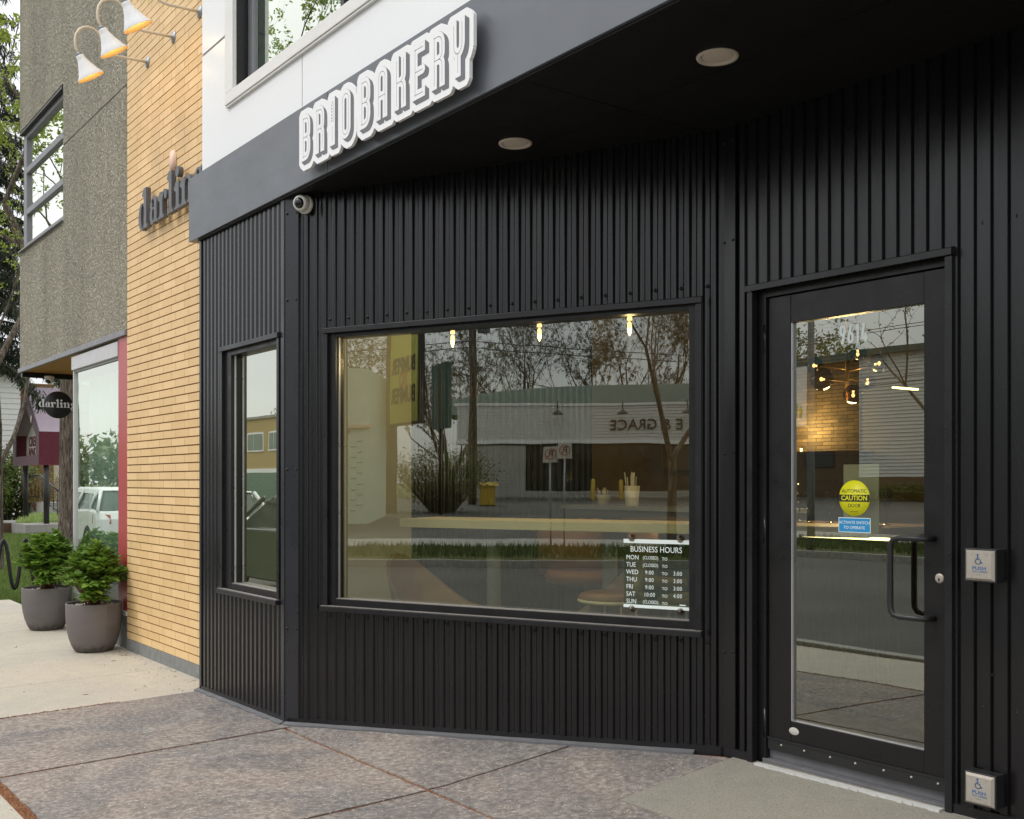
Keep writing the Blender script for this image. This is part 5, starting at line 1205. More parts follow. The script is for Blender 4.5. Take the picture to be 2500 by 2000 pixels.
# ------------------------------------------------------------------ across the street (seen mirrored in the glass)
WB_ = thing('white_restaurant', 'low white clapboard restaurant across the street with dark shopfront and sign lettering', 'building', (-3, -34, .8))
fO = lambda s, n, z: (s, -34+n, z)     # faces +Y
b = MB()
def clap(b, fr, s0, s1, z0, z1, pitch, n0=-.2, d=.02):
    z = z0
    while z < z1-.01: zz_ = min(z+pitch-.006, z1); b.hexa([fr(s0, n0, z), fr(s1, n0, z), fr(s1, d, z), fr(s0, d, z), fr(s0, n0, zz_), fr(s1, n0, zz_), fr(s1, 0, zz_), fr(s0, 0, zz_)]); z += pitch
clap(b, fO, -8.65, 9, 3.18, 4.60, .13, -.25); clap(b, fO, -8.3, -5.9, .75, 3.0, .13, -.4, -.1)
b.build('siding_wall', M['siding'], WB_)
b = MB(); b.box((-8.3, -38, .7), (9, -34.5, 4.4)); b.build('wall_core', M['darkint'], WB_)
b = MB(); b.fbox(fO, -8.8, 9, -.3, .06, 4.60, 4.70); b.fbox(fO, -8.7, 9, -1.2, .04, 3.05, 3.18); b.build('parapet_cap', M['white'], WB_)
b = MB(); n = 24      # shallow curved roof vault behind the parapet
for i in range(n):
    x0 = -9.4+18*i/n; x1 = x0+18/n; q = lambda x: 4.7+1.0*math.sqrt(max(0, 1-((x+.4)/9.2)**2))
    b.hexa([(x0, -40, 4.4), (x1, -40, 4.4), (x1, -36.5, 4.4), (x0, -36.5, 4.4), (x0, -40, q(x0)), (x1, -40, q(x1)), (x1, -36.5, q(x1)), (x0, -36.5, q(x0))])
b.build('vaulted_roof', simple('green_metal_roof', (.25, .32, .28), .5), WB_)
b = MB(); b.fbox(fO, -5.7, -.3, -.5, -.42, 1.15, 3.0); b.fbox(fO, .0, 9, -.5, -.42, 1.15, 3.0); each(b, 'shop_window', M['dkglass'], WB_)
b = MB(); clap(b, fO, -5.9, 9, .75, 1.13, .13, -.4, -.1); b.build('low_wall', M['siding'], WB_)
b = MB()
for x in (-5.75, -3.9, -2.0, -.15, 1.8, 4): b.fbox(fO, x-.04, x+.04, -.42, -.36, 1.15, 3.05)
each(b, 'mullion', M['frame'], WB_)
fO2 = lambda s, n, z: (-s, -34+n, z)
b = text_mesh('E & GRACE', .60, fO2, 1.0, .05, 3.78, .02, spacing=1.0); b.build('sign_letters', M['ink'], WB_, recalc=False)
for x, lab in ((-4.6, 'left barn lamp over the white restaurant parapet'), (-2.0, 'middle barn lamp over the white restaurant parapet'), (.6, 'right barn lamp over the white restaurant parapet')):
    t = thing('barn_lamp', lab, 'wall lamp', (x, -33.9, 4.3), 'barn lamps on the restaurant parapet')
    b = MB(); b.tube([(x, -34, 4.75), (x, -33.7, 4.8), (x, -33.5, 4.55), (x, -33.5, 4.35)], .025, 6); b.build('arm', M['frame'], t)
    b = MB(); b.lathe([(.03, .12), (.08, .08), (.22, -.06), (.23, -.08)], (x, -33.5, 4.3), (0, 0, 1), 16); b.build('shade', M['frame'], t)
SB = thing('clapboard_house', 'two storey white clapboard wall with stone foot mirrored in the door glass', 'building', (-25, -33, .7))
fO3 = lambda s, n, z: (s, -32.5+n, z)
b = MB(); clap(b, fO3, -28.4, -19.5, 1.75, 7.0, .155, -.2, .035); b.build('siding_wall', M['siding'], SB)
b = MB(); b.box((-28.4, -40, .6), (-19.5, -32.7, 7.0)); b.build('wall_core', M['siding'], SB)
b = MB(); b.fbox(fO3, -28.4, -19.4, -.3, .10, .5, 1.75); b.build('stone_foot', M['stone'], SB)
b = MB(); b.fbox(fO3, -28.6, -19.1, -8, .30, 7.0, 7.28); b.build('roof_edge', M['teal'], SB)
for x in (-24.0,): 
    b = MB(); b.fbox(fO3, x, x+1.0, -.1, .07, 2.6, 5.2); w = b.build('window', M['white'], SB); b = MB(); b.fbox(fO3, x+.1, x+.9, .06, .08, 2.7, 5.1); b.build('pane', M['dkglass'], w)
b = MB(); b.lathe([(.5, 0), (.55, .9), (.35, 1.1), (0, 1.15)], (-22.5, -34.5, 7.2), (0, 0, 1), 16); b.build('roof_vent', M['gal'], SB)
fO3b = lambda s, n, z: (-s, -32.5+n, z)
t = thing('brown_warehouse', 'long dark brown brick warehouse left of the clapboard house', 'building', (-36, -35, .6))
b = MB(); b.box((-46, -44, .3), (-28.5, -33.0, 6.9)); b.build('wall', simple('dark_umber_brick', (.10, .065, .035), .85, 0, .25, 6), t)
b = MB(); b.box((-46.2, -44, 6.9), (-28.6, -32.8, 7.25)); b.build('parapet', M['teal'], t)
for i in range(5): b = MB(); b.box((-44.6+i*3.2, -33.02, 2.2), (-42.9+i*3.2, -32.96, 4.2)); b.build('window', M['dkglass'], t)
t = thing('parking_notice', 'white PRIVATE PROPERTY NO PARKING notice on the clapboard wall', 'sign', (-21.9, -32.4, 2.5))
b = MB(); b.fbox(fO3, -22.2, -21.6, .04, .07, 2.0, 3.1); b.build('board', M['paper'], t)
b = text_mesh('PRIVATE\nPROPERTY', .17, fO3b, 21.9, .075, 2.85, .003, bold=.004); join(b, text_mesh('NO PARKING', .12, fO3b, 21.9, .075, 2.35, .003)); b.build('words', M['redp'], t, recalc=False)
bush('foundation_shrub', 'dark low juniper shrubs along the stone foot of the clapboard house', -24.5, -31.3, .7, 3.6, .7, 1.0, 5000, 'leaf_mid', .06, 51)
# pale shop on the left with painted red swag
PBd = thing('pale_shop', 'pale green rendered shop at the edge of the car park with painted leaf band', 'building', (-12, -21, .3))
b = MB(); b.box((-15.5, -23, .1), (-9.75, -20, 4.65)); b.build('wall', simple('pale_green_render', (.46, .52, .45), .8), PBd)
b = MB(); b.box((-15.6, -20.0, 3.0), (-9.65, -19.92, 3.08)); b.build('string_course', simple('peach_band', (.55, .38, .28), .7), PBd)
b = MB(); b.box((-12.3, -20.02, .9), (-10.5, -19.93, 2.75)); w = b.build('window', M['white'], PBd); b = MB(); b.box((-12.2, -19.935, 1.0), (-10.6, -19.915, 2.65)); b.build('pane', M['dkglass'], w)
b = MB()
for i in range(14):
    z = .7+i*.15; sx_ = -10.1+(.09 if i % 2 else -.09); b.ball((sx_, -19.99, z), .085, 8, (1, .12, .35))
b.build('painted_vine', simple('vine_green', (.36, .43, .35), .8), PBd)
b = MB(); b.ball((-10.4, -19.97, 2.90), .13, 10, (1, .1, .6)); b.build('painted_flower', M['redp'], PBd)
# billboard
t = thing('roof_billboard', 'tall yellow illuminated shop sign with red and black lettering on a brown post', 'sign', (-9, -22, .4))
def faceb(p0, p1, z0, z1): 
    u = (Vector(p1)-Vector(p0)).normalized(); nn = Vector((-u.y, u.x)); return lambda s, n, z: (p0[0]+u.x*s+nn.x*n, p0[1]+u.y*s+nn.y*n, z)
fb = faceb((-9.75, -24.2), (-8.55, -22.2), 0, 0); Lb_ = math.hypot(1.2, 2.0)
b = MB(); b.fbox(fb, 0, Lb_, -.10, .10, 3.25, 6.60); b.build('cabinet', M['frame'], t)
b = MB(); b.fbox(fb, .06, Lb_-.06, -.11, .11, 3.32, 6.53); b.build('yellow_face', M['bill_y'], t)
fbm = lambda s, n, z: fb(Lb_-s, n, z)
for (w_t, zc, mt) in (('BUMPER', 5.05, 'ink'), ('TO', 4.62, 'redp'), ('BUMPER', 4.15, 'ink')): text_mesh(w_t, .66, fbm, Lb_/2, .118, zc, .005, bold=.02, sx=.78).build('words', M[mt], t, recalc=False)
b = MB(); b.box((-9.95, -24.5, .3), (-9.65, -24.1, 6.9)); b.build('post', simple('brown_steel', (.12, .085, .06), .6), t)
t = thing('green_shop_sign', 'dark teal shop sign beside the yellow billboard', 'sign', (-8, -24, .4))
b = MB(); fb2 = faceb((-8.5, -25.0), (-7.7, -23.2), 0, 0); b.fbox(fb2, 0, 1.5, -.1, .1, 3.2, 5.2); b.build('cabinet', M['teal'], t)
b = MB(); fb2b = MB(); b.tube([fb2(.7, 0, .3), fb2(.7, 0, 3.2)], .07, 8); b.build('post', M['frame'], t)
# utility pole
t = thing('utility_pole', 'wooden utility pole with transformer and wires above the car park', 'utility pole', (-7.7, -30, .8))
b = MB(); b.tube([(-7.7, -30, .6), (-7.7, -30, 11)], [.16, .11], 10); b.build('pole', M['bark'], t)
b = MB(); b.lathe([(0, 0), (.22, 0), (.22, .7), (0, .7)], (-7.3, -30, 7.0), (0, 0, 1), 14); b.build('transformer', M['gal'], t)
b = MB(); b.box((-8.9, -30.05, 8.6), (-6.5, -29.95, 8.72)); b.build('crossarm', M['timber'], t)
b = MB()
for z0, yo in ((8.7, -.1), (6.7, 0), (6.45, .1), (8.75, .3)):
    for xe in (-60, 45):
        p0 = Vector((-7.7, -30+yo, z0)); p1 = Vector((xe, -31+yo, z0)); b.tube([p0.lerp(p1, i/10)-Vector((0, 0, 1.1*4*(i/10)*(1-i/10))) for i in range(11)], .016, 4)
each(b, 'wire', M['ink'], t)
# no-turn signs
def mark_sign(x, y, z, lab, letter='R'):
    t = thing('no_parking_sign', lab, 'sign', (x, y, z), 'pair of no parking signs on the boulevard')
    b = MB(); b.box((x-.15, y-.01, z-.17), (x+.15, y+.01, z+.17)); b.build('plate', M['paper'], t)
    fs_ = lambda s, n, q: (x-s, y+.012+n, z+q)
    b = MB(); n = 24
    for i in range(n):
        a0, a1 = i*6.2832/n, (i+1)*6.2832/n; b.prism([(math.cos(a0)*.10, .01+math.sin(a0)*.10), (math.cos(a1)*.10, .01+math.sin(a1)*.10), (math.cos(a1)*.12, .01+math.sin(a1)*.12), (math.cos(a0)*.12, .01+math.sin(a0)*.12)], fs_, 0, .004)
    b.prism([(-.085, .08), (-.07, .095), (.085, -.06), (.07, -.075)], fs_, .004, .006); b.build('red_ring', M['redp'], t)
    text_mesh('R' if letter == 'R' else 'P', .20, fs_, 0, .002, .01, .001, bold=.004).build('letter', M['ink'], t, recalc=False)
mark_sign(-4.62, -13.0, 2.05, 'lower white sign with red ring on the boulevard pole', 'R'); mark_sign(-4.33, -12.95, 2.12, 'upper white sign with red ring on the boulevard pole', 'R')
b = MB(); b.tube([(-4.62, -13.04, 0), (-4.62, -13.04, 2.22)], .022, 8); tag(b.build('sign_pole', M['gal']), 'thin steel pole carrying the no parking signs', 'pole')
b = MB(); b.tube([(-4.33, -12.99, 0), (-4.33, -12.99, 2.3)], .018, 8); tag(b.build('sign_pole', M['gal']), 'second thin steel pole beside the first sign pole', 'pole')
# bollards
for i, x in enumerate((-3.2, -2.1, 1.6)):
    b = MB(); b.lathe([(.09, 0), (.09, .72), (.05, .78), (0, .8)], (x, -32.6, .8), (0, 0, 1), 12); tag(b.build('bollard', M['bus_y']), ['leftmost yellow bollard before the restaurant wall', 'middle yellow bollard before the restaurant wall', 'rightmost yellow bollard before the restaurant wall'][i], 'bollard', 'yellow bollards before the restaurant')
t = thing('salt_bin', 'yellow grit bin by the shrub in front of the white restaurant', 'bin', (-7.0, -29, .7))
b = MB(); b.box((-7.35, -29.4, .65), (-6.85, -28.8, 1.35)); b.build('body', M['bus_y'], t, bevel=.04); b = MB(); b.hexa([(-7.45, -29.45, 1.35), (-6.7, -29.45, 1.35), (-6.7, -28.75, 1.35), (-7.45, -28.75, 1.35), (-7.35, -29.3, 1.48), (-6.8, -29.3, 1.48), (-6.8, -28.9, 1.48), (-7.35, -28.9, 1.48)]); b.build('lid', M['bus_y'], t)
bush('boulevard_shrub', 'large budding yellow green shrub left of the restaurant', -8.3, -25.5, .5, 1.9, 1.5, 2.7, 4200, 'leaf_mid', .05, 61, 170)
tree('slender_street_tree', 'nearly bare young tree on the far boulevard mirrored at the right of the big window', 'tree', -2.1, -13.0, .05, 7.5, .10, 71, 'leaf_brown', 900, .035, 1.0, .28, depth=5, fan=2, up=.35)
tree('slender_street_tree', 'young budding street tree on the far boulevard mirrored in the door glass', 'tree', -12.3, -12.9, .05, 6.6, .09, 77, 'leaf_brown', 1500, .03, 1.25, .30, depth=5, fan=2, up=.25)
for i, (x, y, h, sd, lab) in enumerate(((-16.5, -46, 9.2, 81, 'wide bare crowned tree behind the pale shop'), (-10.3, -47, 7.8, 82, 'small dark twiggy tree behind the utility pole'), (-6.0, -45, 9.0, 83, 'tall twiggy tree rising above the restaurant roof'), (-1.6, -46, 9.4, 84, 'broad twiggy tree above the restaurant lettering'), (3.0, -46, 9.6, 85, 'twiggy tree at the right end of the restaurant'))):
    tree('bare_tree', lab, 'tree', x, y, .7, h, .22, sd, 'leaf_brown', 16000, .05, 1.0, .14, depth=5, fan=3, up=.5, group='twiggy trees behind the restaurant', bark='twig')
for i, (x, y, h, sd, lab) in enumerate(((-40, -48, 10, 91, 'broad tree far down the street beyond the clapboard house'), (-57, -46, 8, 92, 'green tree rising behind the far yellow brick building'), (-84, -46, 8, 93, 'distant tree behind the yellow brick building'), (-120, -50, 9, 94, 'distant green tree farthest down the street'))):
    tree('far_tree', lab, 'tree', x, y, .3, h, .25, sd, 'leaf_mid', 7000, .13, 1.1, .18, depth=5, fan=3, up=.4, group='far trees down the street')
b = MB(); rr = random.Random(77)
for i in range(15000):
    k = rr.randrange(60); r2 = random.Random(k); cx, cy, hh, rw = -118-r2.uniform(0, 26), -16-k*1.05, r2.uniform(5.2, 8.6), r2.uniform(3, 5)
    a, e, q = rr.uniform(0, 6.28), rr.uniform(-1, 1), rr.random()**.4; c_ = Vector((cx+rw*q*math.cos(a)*math.sqrt(1-e*e), cy+rw*q*math.sin(a)*math.sqrt(1-e*e), hh*.5+hh*.5*q*e)); u = Vector((rr.gauss(0, 1), rr.gauss(0, 1), rr.gauss(0, 1))).normalized(); v = u.cross(Vector((0, .3, 1))).normalized(); s_ = rr.uniform(.25, .6)
    b.add([c_-u*s_, c_+v*s_*.6, c_+u*s_, c_-v*s_*.6], [(0, 1, 2, 3)])
tag(b.build('distant_trees', M['leaf_mid'], recalc=False), 'distant green tree line closing the street', 'trees', kind='stuff')
# far brick block, two storeys
YBd = thing('brick_block', 'two storey yellow brick block with white framed windows far along the street', 'building', (-65, -23, 0))
fO4 = lambda s, n, z: (s, -22+n, z)
b = MB(); b.box((-76, -34, -.1), (-52, -22.0, 5.5)); b.build('wall', M['ybrick2'], YBd)
b = MB(); b.fbox(fO4, -76.2, -51.8, -.3, .12, 5.5, 5.66); b.build('parapet', M['curb'], YBd)
for i in range(7):
    x = -75+i*3.25; b = MB(); b.fbox(fO4, x, x+2.4, -.05, .06, 3.45, 4.65); w = b.build('window', M['white'], YBd)
    b = MB(); b.fbox(fO4, x+.12, x+.72, .05, .08, 3.55, 4.55); b.fbox(fO4, x+.82, x+2.28, .05, .08, 3.55, 4.55); each(b, 'pane', simple('window_pane_green', (.12, .17, .13), .2) if i == 0 else bpy.data.materials['window_pane_green'], w)
b = MB(); b.fbox(fO4, -75.5, -52.5, -.05, .05, .4, 2.1); b.build('shopfront', simple('green_shopfront', (.07, .16, .11), .3), YBd)
b = MB(); b.fbox(fO4, -76, -52, -.05, .07, 2.1, 2.35); b.build('white_band', M['white'], YBd)
# lamp standards
def lampost(x, y, h, s, lab):
    t = thing('street_lamp', lab, 'street lamp', (x, y, 0), 'tall street lamps on the far boulevard')
    b = MB(); b.tube([(x, y, -.1), (x, y, h*.8), (x+s*.15, y, h*.9), (x+s*.7, y, h*.97), (x+s*1.6, y, h), (x+s*2.2, y, h)], [.09, .07, .06, .05, .045, .04], 8); b.build('pole', M['gal'], t)
    b = MB(); b.ball((x+s*2.5, y, h-.02), .3, 10, (1, .4, .3)); b.build('lamp_head', M['gal'], t)
lampost(-36.2, -11.8, 6.9, -1, 'curved street lamp mirrored in the narrow window'); lampost(-15.15, -11.8, 8.5, -1, 'grey lamp standard carrying the fleur banner')
t = thing('street_banner', 'white street banner with a green plant emblem on the lamp standard', 'banner', (-15.5, -11.8, 3.5))
b = MB(); b.box((-15.85, -11.81, 2.75), (-15.24, -11.79, 4.1)); b.build('cloth', M['sign_white'], t)
b = MB()
for sx_, rr2 in ((-.14, .12), (0, .17), (.14, .12)): b.ball((-15.54+sx_, -11.79, 3.05+.05*(sx_ == 0)), rr2, 8, (.45, .08, 1.2))
b.build('emblem', simple('emblem_green', (.25, .42, .10), .7), t)
# near-side parking sign mirrored in the storefront
t = thing('parking_sign', 'white one hour parking sign with green ring near the kerb', 'sign', (-21.3, -.35, 2.7))
px_, py_ = -20.6, -.35
b = MB(); b.box((px_-.23, py_-.01, 2.15), (px_+.23, py_+.01, 2.98)); b.build('plate', M['sign_white'], t, bevel=.02)
fs2 = lambda s, n, z: (px_-s, py_+.012+n, z)
b = MB(); n = 28
for i in range(n):
    a0, a1 = i*6.2832/n, (i+1)*6.2832/n; b.prism([(math.cos(a0)*.135, 2.75+math.sin(a0)*.135), (math.cos(a1)*.135, 2.75+math.sin(a1)*.135), (math.cos(a1)*.165, 2.75+math.sin(a1)*.165), (math.cos(a0)*.165, 2.75+math.sin(a0)*.165)], fs2, 0, .003)
b.build('green_ring', simple('sign_green', (.03, .28, .16), .5), t)
b = text_mesh('1\nHOUR', .10, fs2, 0, .002, 2.74, .001); join(b, text_mesh('9:00 - 17:00\nMON - SAT', .062, fs2, 0, .002, 2.46, .001)); join(b, text_mesh('<', .14, fs2, -.12, .002, 2.25, .001)); b.build('words', bpy.data.materials['sign_green'], t, recalc=False)
b = MB(); b.tube([(px_, py_-.04, -.1), (px_, py_-.04, 3.02)], .03, 8); b.build('pole', M['gal'], t)
# parked cars (drive towards -X)
def car(x, y, lab, paint, hatch):
    t = thing('parked_car', lab, 'car', (x, y, -.14), 'cars parked along the near kerb'); z0 = -.14
    H = 1.50 if hatch else 1.44
    P = [(-2.25, .32), (-2.28, .62), (-2.10, .86), (-1.25, .98), (1.55, 1.02), (2.12, .98 if hatch else .95), (2.24, .80), (2.26, .40), (2.12, .28), (-2.1, .26)]
    def body(name, P, hw_, tum, mat, par, zt=0):
        b = MB(); k = len(P); vs = []
        for sgn in (-1, -.93, .93, 1):
            for a, q in P:
                ins = 1 if abs(sgn) < 1 else .94
                vs.append((x+a*ins if abs(sgn) == 1 else x+a, y+sgn*hw_*(1-tum*max(0, q-.95)/.5), z0+(q if abs(sgn) < 1 else .32+(q-.32)*.96)))
        fs = [tuple(range(k))]+[(j*k+i, j*k+(i+1) % k, (j+1)*k+(i+1) % k, (j+1)*k+i) for j in range(3) for i in range(k)]+[tuple(range(4*k-1, 3*k-1, -1))]
        b.add(vs, fs, False); return b.build(name, mat, par, bevel=.03)
    body('body', P, .90, 0, paint, t)
    tail_top = 1.95 if hatch else 1.45
    cab = [(-1.30, .97), (-.55, H-.05), (-.25, H), (1.10, H+.0), (tail_top-.25, H-.08), (2.10 if hatch else 1.95, .98)]
    c_ = body('greenhouse', cab, .86, .22, M['carglass'], t)
    rf = [(-.62, H-.075), (-.28, H+.012), (1.10, H+.012), (tail_top-.22, H-.06), (tail_top-.30, H-.11), (-.40, H-.075)]
    body('roof', rf, .87, .20, paint, t)
    b = MB()
    for sgn in (-1, 1):
        for (xa, za, xb, zb2) in ((-1.33, .97, -.58, H-.03), (.30, .98, .34, H-.02), (1.45 if hatch else 1.25, .98, 1.52 if hatch else 1.2, H-.05), (2.12 if hatch else 1.98, .98, tail_top-.22, H-.06)):
            q = lambda zz_: y+sgn*.885*(1-.22*max(0, zz_-.95)/.5); b.tube([(x+xa, q(za), z0+za), (x+xb, q(zb2), z0+zb2)], .035, 6)
    each(b, 'pillar', paint, t)
    for xw in (-1.42, 1.38):
        for sgn in (-1, 1):
            b = MB(); b.lathe([(.20, 0), (.30, .0), (.33, .03), (.33, .19), (.30, .22), (.2, .22)], (x+xw, y+sgn*.70, z0+.33), (0, sgn, 0), 28); w = b.build('wheel', M['tyre'], t)
            b = MB(); b.lathe([(0, .17), (.06, .19), (.19, .18), (.215, .21)], (x+xw, y+sgn*.70, z0+.33), (0, sgn, 0), 20); b.build('rim', M['gal'], w)
    for sgn in (-1, 1):
        b = MB(); b.hexa([(x+1.78, y+sgn*.905, z0+.70), (x+2.16, y+sgn*.84, z0+.70), (x+2.27, y+sgn*.62, z0+.70), (x+2.20, y+sgn*.60, z0+.72), (x+1.84, y+sgn*.905, z0+.90), (x+2.12, y+sgn*.84, z0+.92), (x+2.22, y+sgn*.64, z0+.90), (x+2.16, y+sgn*.62, z0+.90)]); b.build('tail_light', M['tail'], t)
        b = MB(); b.ball((x-.98, y+sgn*1.0, z0+1.06), .12, 10, (.7, .8, .55)); b.tube([(x-.98, y+sgn*.84, z0+1.0), (x-.98, y+sgn*.98, z0+1.03)], .025, 6); b.build('mirror', paint, t)
        b = MB(); b.ball((x-2.10, y+sgn*.68, z0+.70), .16, 10, (.6, 1, .55)); b.build('headlight', M['silver'], t)
car(-13.6, -1.30, 'dark green parked car mirrored in the narrow window', M['cardark'], False)
car(-26.5, -1.75, 'white parked hatchback mirrored in the storefront glass', M['carwhite'], True)
car(-20.6, -1.75, 'second white parked car closer to the bakery', M['carwhite'], True)

# ------------------------------------------------------------------ cafe interior
FZ = .19
def pt_(px, py, z): v = _d+_r*((px-1250)/2600)-Vector((0, 0, 1))*((py-1178)/2600); return Vector((0, 0, CZ))+v*z
fC = lambda s, n, z: FM(s, n, z)
t = thing('window_counter', 'long pale wooden bar counter on round posts behind the big window', 'counter', (-5, 4, FZ))
b = MB(); b.fbox(fC, -.6, 2.17, -.40-.42, -.40, 1.205, 1.258); b.build('worktop', M['wood_bar'], t, bevel=.004)
for s in (1.62, .86, .05): b = MB(); b.tube([FM(s, -.60, FZ), FM(s, -.60, 1.205)], .042, 16); b.build('post', M['membrane'], t); 
def shell_chair(s, n, rot, lab):
    p = Vector(FM(s, n, FZ)); t = thing('shell_chair', lab, 'chair', p, 'low brown shell chairs by the window')
    b = MB(); ca, sa = math.cos(rot), math.sin(rot); L = lambda a, c, z: (p.x+a*ca-c*sa, p.y+a*sa+c*ca, FZ+z)
    n_ = 16; vs = []
    for i in range(n_+1):
        th = R(-110+220*i/n_); hgt = .50+.34*math.cos(th*.82)**2; r_ = .30
        for q, rr_ in ((.36, .20), (.45, .28), (hgt, .33), (hgt-.01, .30), (.46, .25), (.40, .18)): vs.append(L(-rr_*math.cos(th), rr_*math.sin(th), q))
    b.add(vs, [(6*i+j, 6*i+(j+1) % 6, 6*(i+1)+(j+1) % 6, 6*(i+1)+j) for i in range(n_) for j in range(6)], True); b.build('shell', M['walnut'], t)
    b = MB(); b.lathe([(0, .44), (.20, .45), (.26, .43), (.26, .37), (0, .36)], (p.x, p.y, FZ), (0, 0, 1), 24); b.build('seat', M['leather'], t)
    for q in range(4): a = q*1.5708+.78; b = MB(); b.tube([L(.16*math.cos(a), .16*math.sin(a), .38), L(.24*math.cos(a), .24*math.sin(a), 0)], .012, 8); b.build('leg', M['frame'], t)
shell_chair(2.02, -.62, R(25), 'brown curved shell chair at the left end of the window')
shell_chair(1.02, -.66, R(205), 'brown curved shell chair behind the window counter')
def stool(s, n, lab):
    p = Vector(FM(s, n, FZ)); t = thing('bar_stool', lab, 'stool', p, 'bar stools at the window counter'); q = .66
    b = MB(); b.lathe([(0, q+.035), (.12, q+.040), (.17, q+.030), (.185, q+.012), (.18, q)], p, (0, 0, 1), 28); b.build('seat_pad', M['leather'], t)
    b = MB(); b.lathe([(0, q), (.185, q), (.19, q-.012), (.17, q-.022), (0, q-.024)], p, (0, 0, 1), 28); b.build('seat_base', M['wood_bar'], t)
    for k in range(4): a = k*1.5708+.5; b = MB(); b.tube([(p.x+.12*math.cos(a), p.y+.12*math.sin(a), FZ+q-.02), (p.x+.20*math.cos(a), p.y+.20*math.sin(a), FZ)], .009, 8); b.build('leg', M['chrome'], t)
    b = MB(); n_ = 20; b.tube([(p.x+.178*math.cos(k*6.2832/n_), p.y+.178*math.sin(k*6.2832/n_), FZ+.22) for k in range(n_+1)], .008, 6); b.build('foot_ring', M['chrome'], t)
stool(.72, -.30, 'bar stool with tan pad in the middle of the big window'); stool(.28, -.34, 'bar stool with tan pad behind the hours board')
def back_chair(px, z, lab):
    p = pt_(px, 1300, z); p.z = FZ; t = thing('dining_chair', lab, 'chair', p, 'tan channelled leather chairs behind the counter')
    b = MB(); n_ = 14; vs = []
    for i in range(n_+1):
        th = R(-80+160*i/n_); x_ = .30*math.sin(th); y_ = .30*math.cos(th); top = 1.02-.10*(abs(th)/R(80))**3+.008*(i % 2)
        for q, rr_ in ((.62, 1.0), (top, 1.05), (top+.012, .98), (top, .90), (.62, .85)): c_ = _r*(x_*rr_)-_d*(y_*rr_-.25); vs.append((p.x+c_.x, p.y+c_.y, FZ+q))
    b.add(vs, [(5*i+j, 5*i+(j+1) % 5, 5*(i+1)+(j+1) % 5, 5*(i+1)+j) for i in range(n_) for j in range(5)], True); b.build('backrest', M['leather'], t)
    b = MB(); b.lathe([(0, .66), (.24, .66), (.26, .62), (.24, .58), (0, .58)], p, (0, 0, 1), 24); b.build('seat', M['leather'], t)
    for q in range(4): a = q*1.5708+.78; b = MB(); b.tube([(p.x+.16*math.cos(a), p.y+.16*math.sin(a), FZ+.6), (p.x+.22*math.cos(a), p.y+.22*math.sin(a), FZ)], .012, 6); b.build('leg', M['frame'], t)
back_chair(1418, 7.6, 'tan leather chair back just above the counter, left one'); back_chair(1650, 7.2, 'tan leather chair back just above the counter, right one')
# service block with cutlery, napkins
p = pt_(1455, 1240, 8.3)
t = thing('service_station', 'dark service cabinet with cups behind the leather chairs', 'cabinet', (p.x, p.y, FZ))
b = MB(); b.box((p.x-.38, p.y, FZ), (p.x+1.6, p.y+.5, 1.27)); b.build('body', M['darkint'], t); b = MB(); b.box((p.x-.40, p.y-.02, 1.27), (p.x+1.62, p.y+.52, 1.30)); b.build('top', M['gal'], t)
for dx, rr_, h2, mt, lab in ((-.02, .055, .12, 'paper', 'paper cup of stir sticks'), (.30, .06, .22, 'white', 'tall bundle of white straws')):
    t = thing('utensil_cup', lab+' on the service cabinet', 'cup', (p.x+dx, p.y+.1, 1.30)); q0 = (p.x+dx, p.y+.1, 1.30)
    b = MB(); b.lathe([(0, 0), (rr_*.8, 0), (rr_, h2*.7), (rr_*.95, h2*.7), (rr_*.7, .01)], q0, (0, 0, 1), 16); b.build('cup', M[mt], t)
    b = MB(); rr = random.Random(4)
    for i in range(14): a = rr.uniform(0, 6.28); d = rr.uniform(0, rr_*.7); b.tube([(q0[0]+d*math.cos(a), q0[1]+d*math.sin(a), 1.34), (q0[0]+1.8*d*math.cos(a), q0[1]+1.8*d*math.sin(a), 1.30+h2*rr.uniform(.95, 1.2))], .004, 4)
    tag(b.build('sticks', M['wood_bar' if mt == 'paper' else 'white'], t), kind='stuff')
def pendant(px, py, z, lab):
    p = pt_(px, py, z); t = thing('pendant_lamp', lab, 'pendant lamp', p, 'filament pendants above the window seats')
    b = MB(); b.tube([p+Vector((0, 0, .05)), Vector((p.x, p.y, 3.19))], .006, 6); b.build('cord', M['brass'], t)
    b = MB(); b.lathe([(.0, .058), (.010, .056), (.016, .03), (.016, .02), (0, .02)], p, (0, 0, 1), 12); b.build('socket', M['filament'], t)
    b = MB(); b.lathe([(.004, .012), (.013, .004), (.015, -.02), (.010, -.055), (.0, -.075)], p, (0, 0, 1), 12); b.build('filament_bulb', M['filament'], t)
    b = MB(); b.lathe([(.02, .05), (.055, .03), (.085, -.005), (.09, -.04)], p, (0, 0, 1), 24); b.build('glass_shade', M['bulbglass'], t)
    L = bpy.data.lights.new('pendant_light', 'POINT'); L.energy = 10; L.color = (1, .70, .38); L.shadow_soft_size = .03
    lo = bpy.data.objects.new('pendant_light', L); COL.objects.link(lo); lo.location = (0, 0, -.12); lo.parent = t
pendant(1105, 822, 7.4, 'left glowing filament pendant in the big window'); pendant(1317, 806, 6.9, 'middle glowing filament pendant in the big window'); pendant(1537, 790, 6.4, 'right glowing filament pendant in the big window')
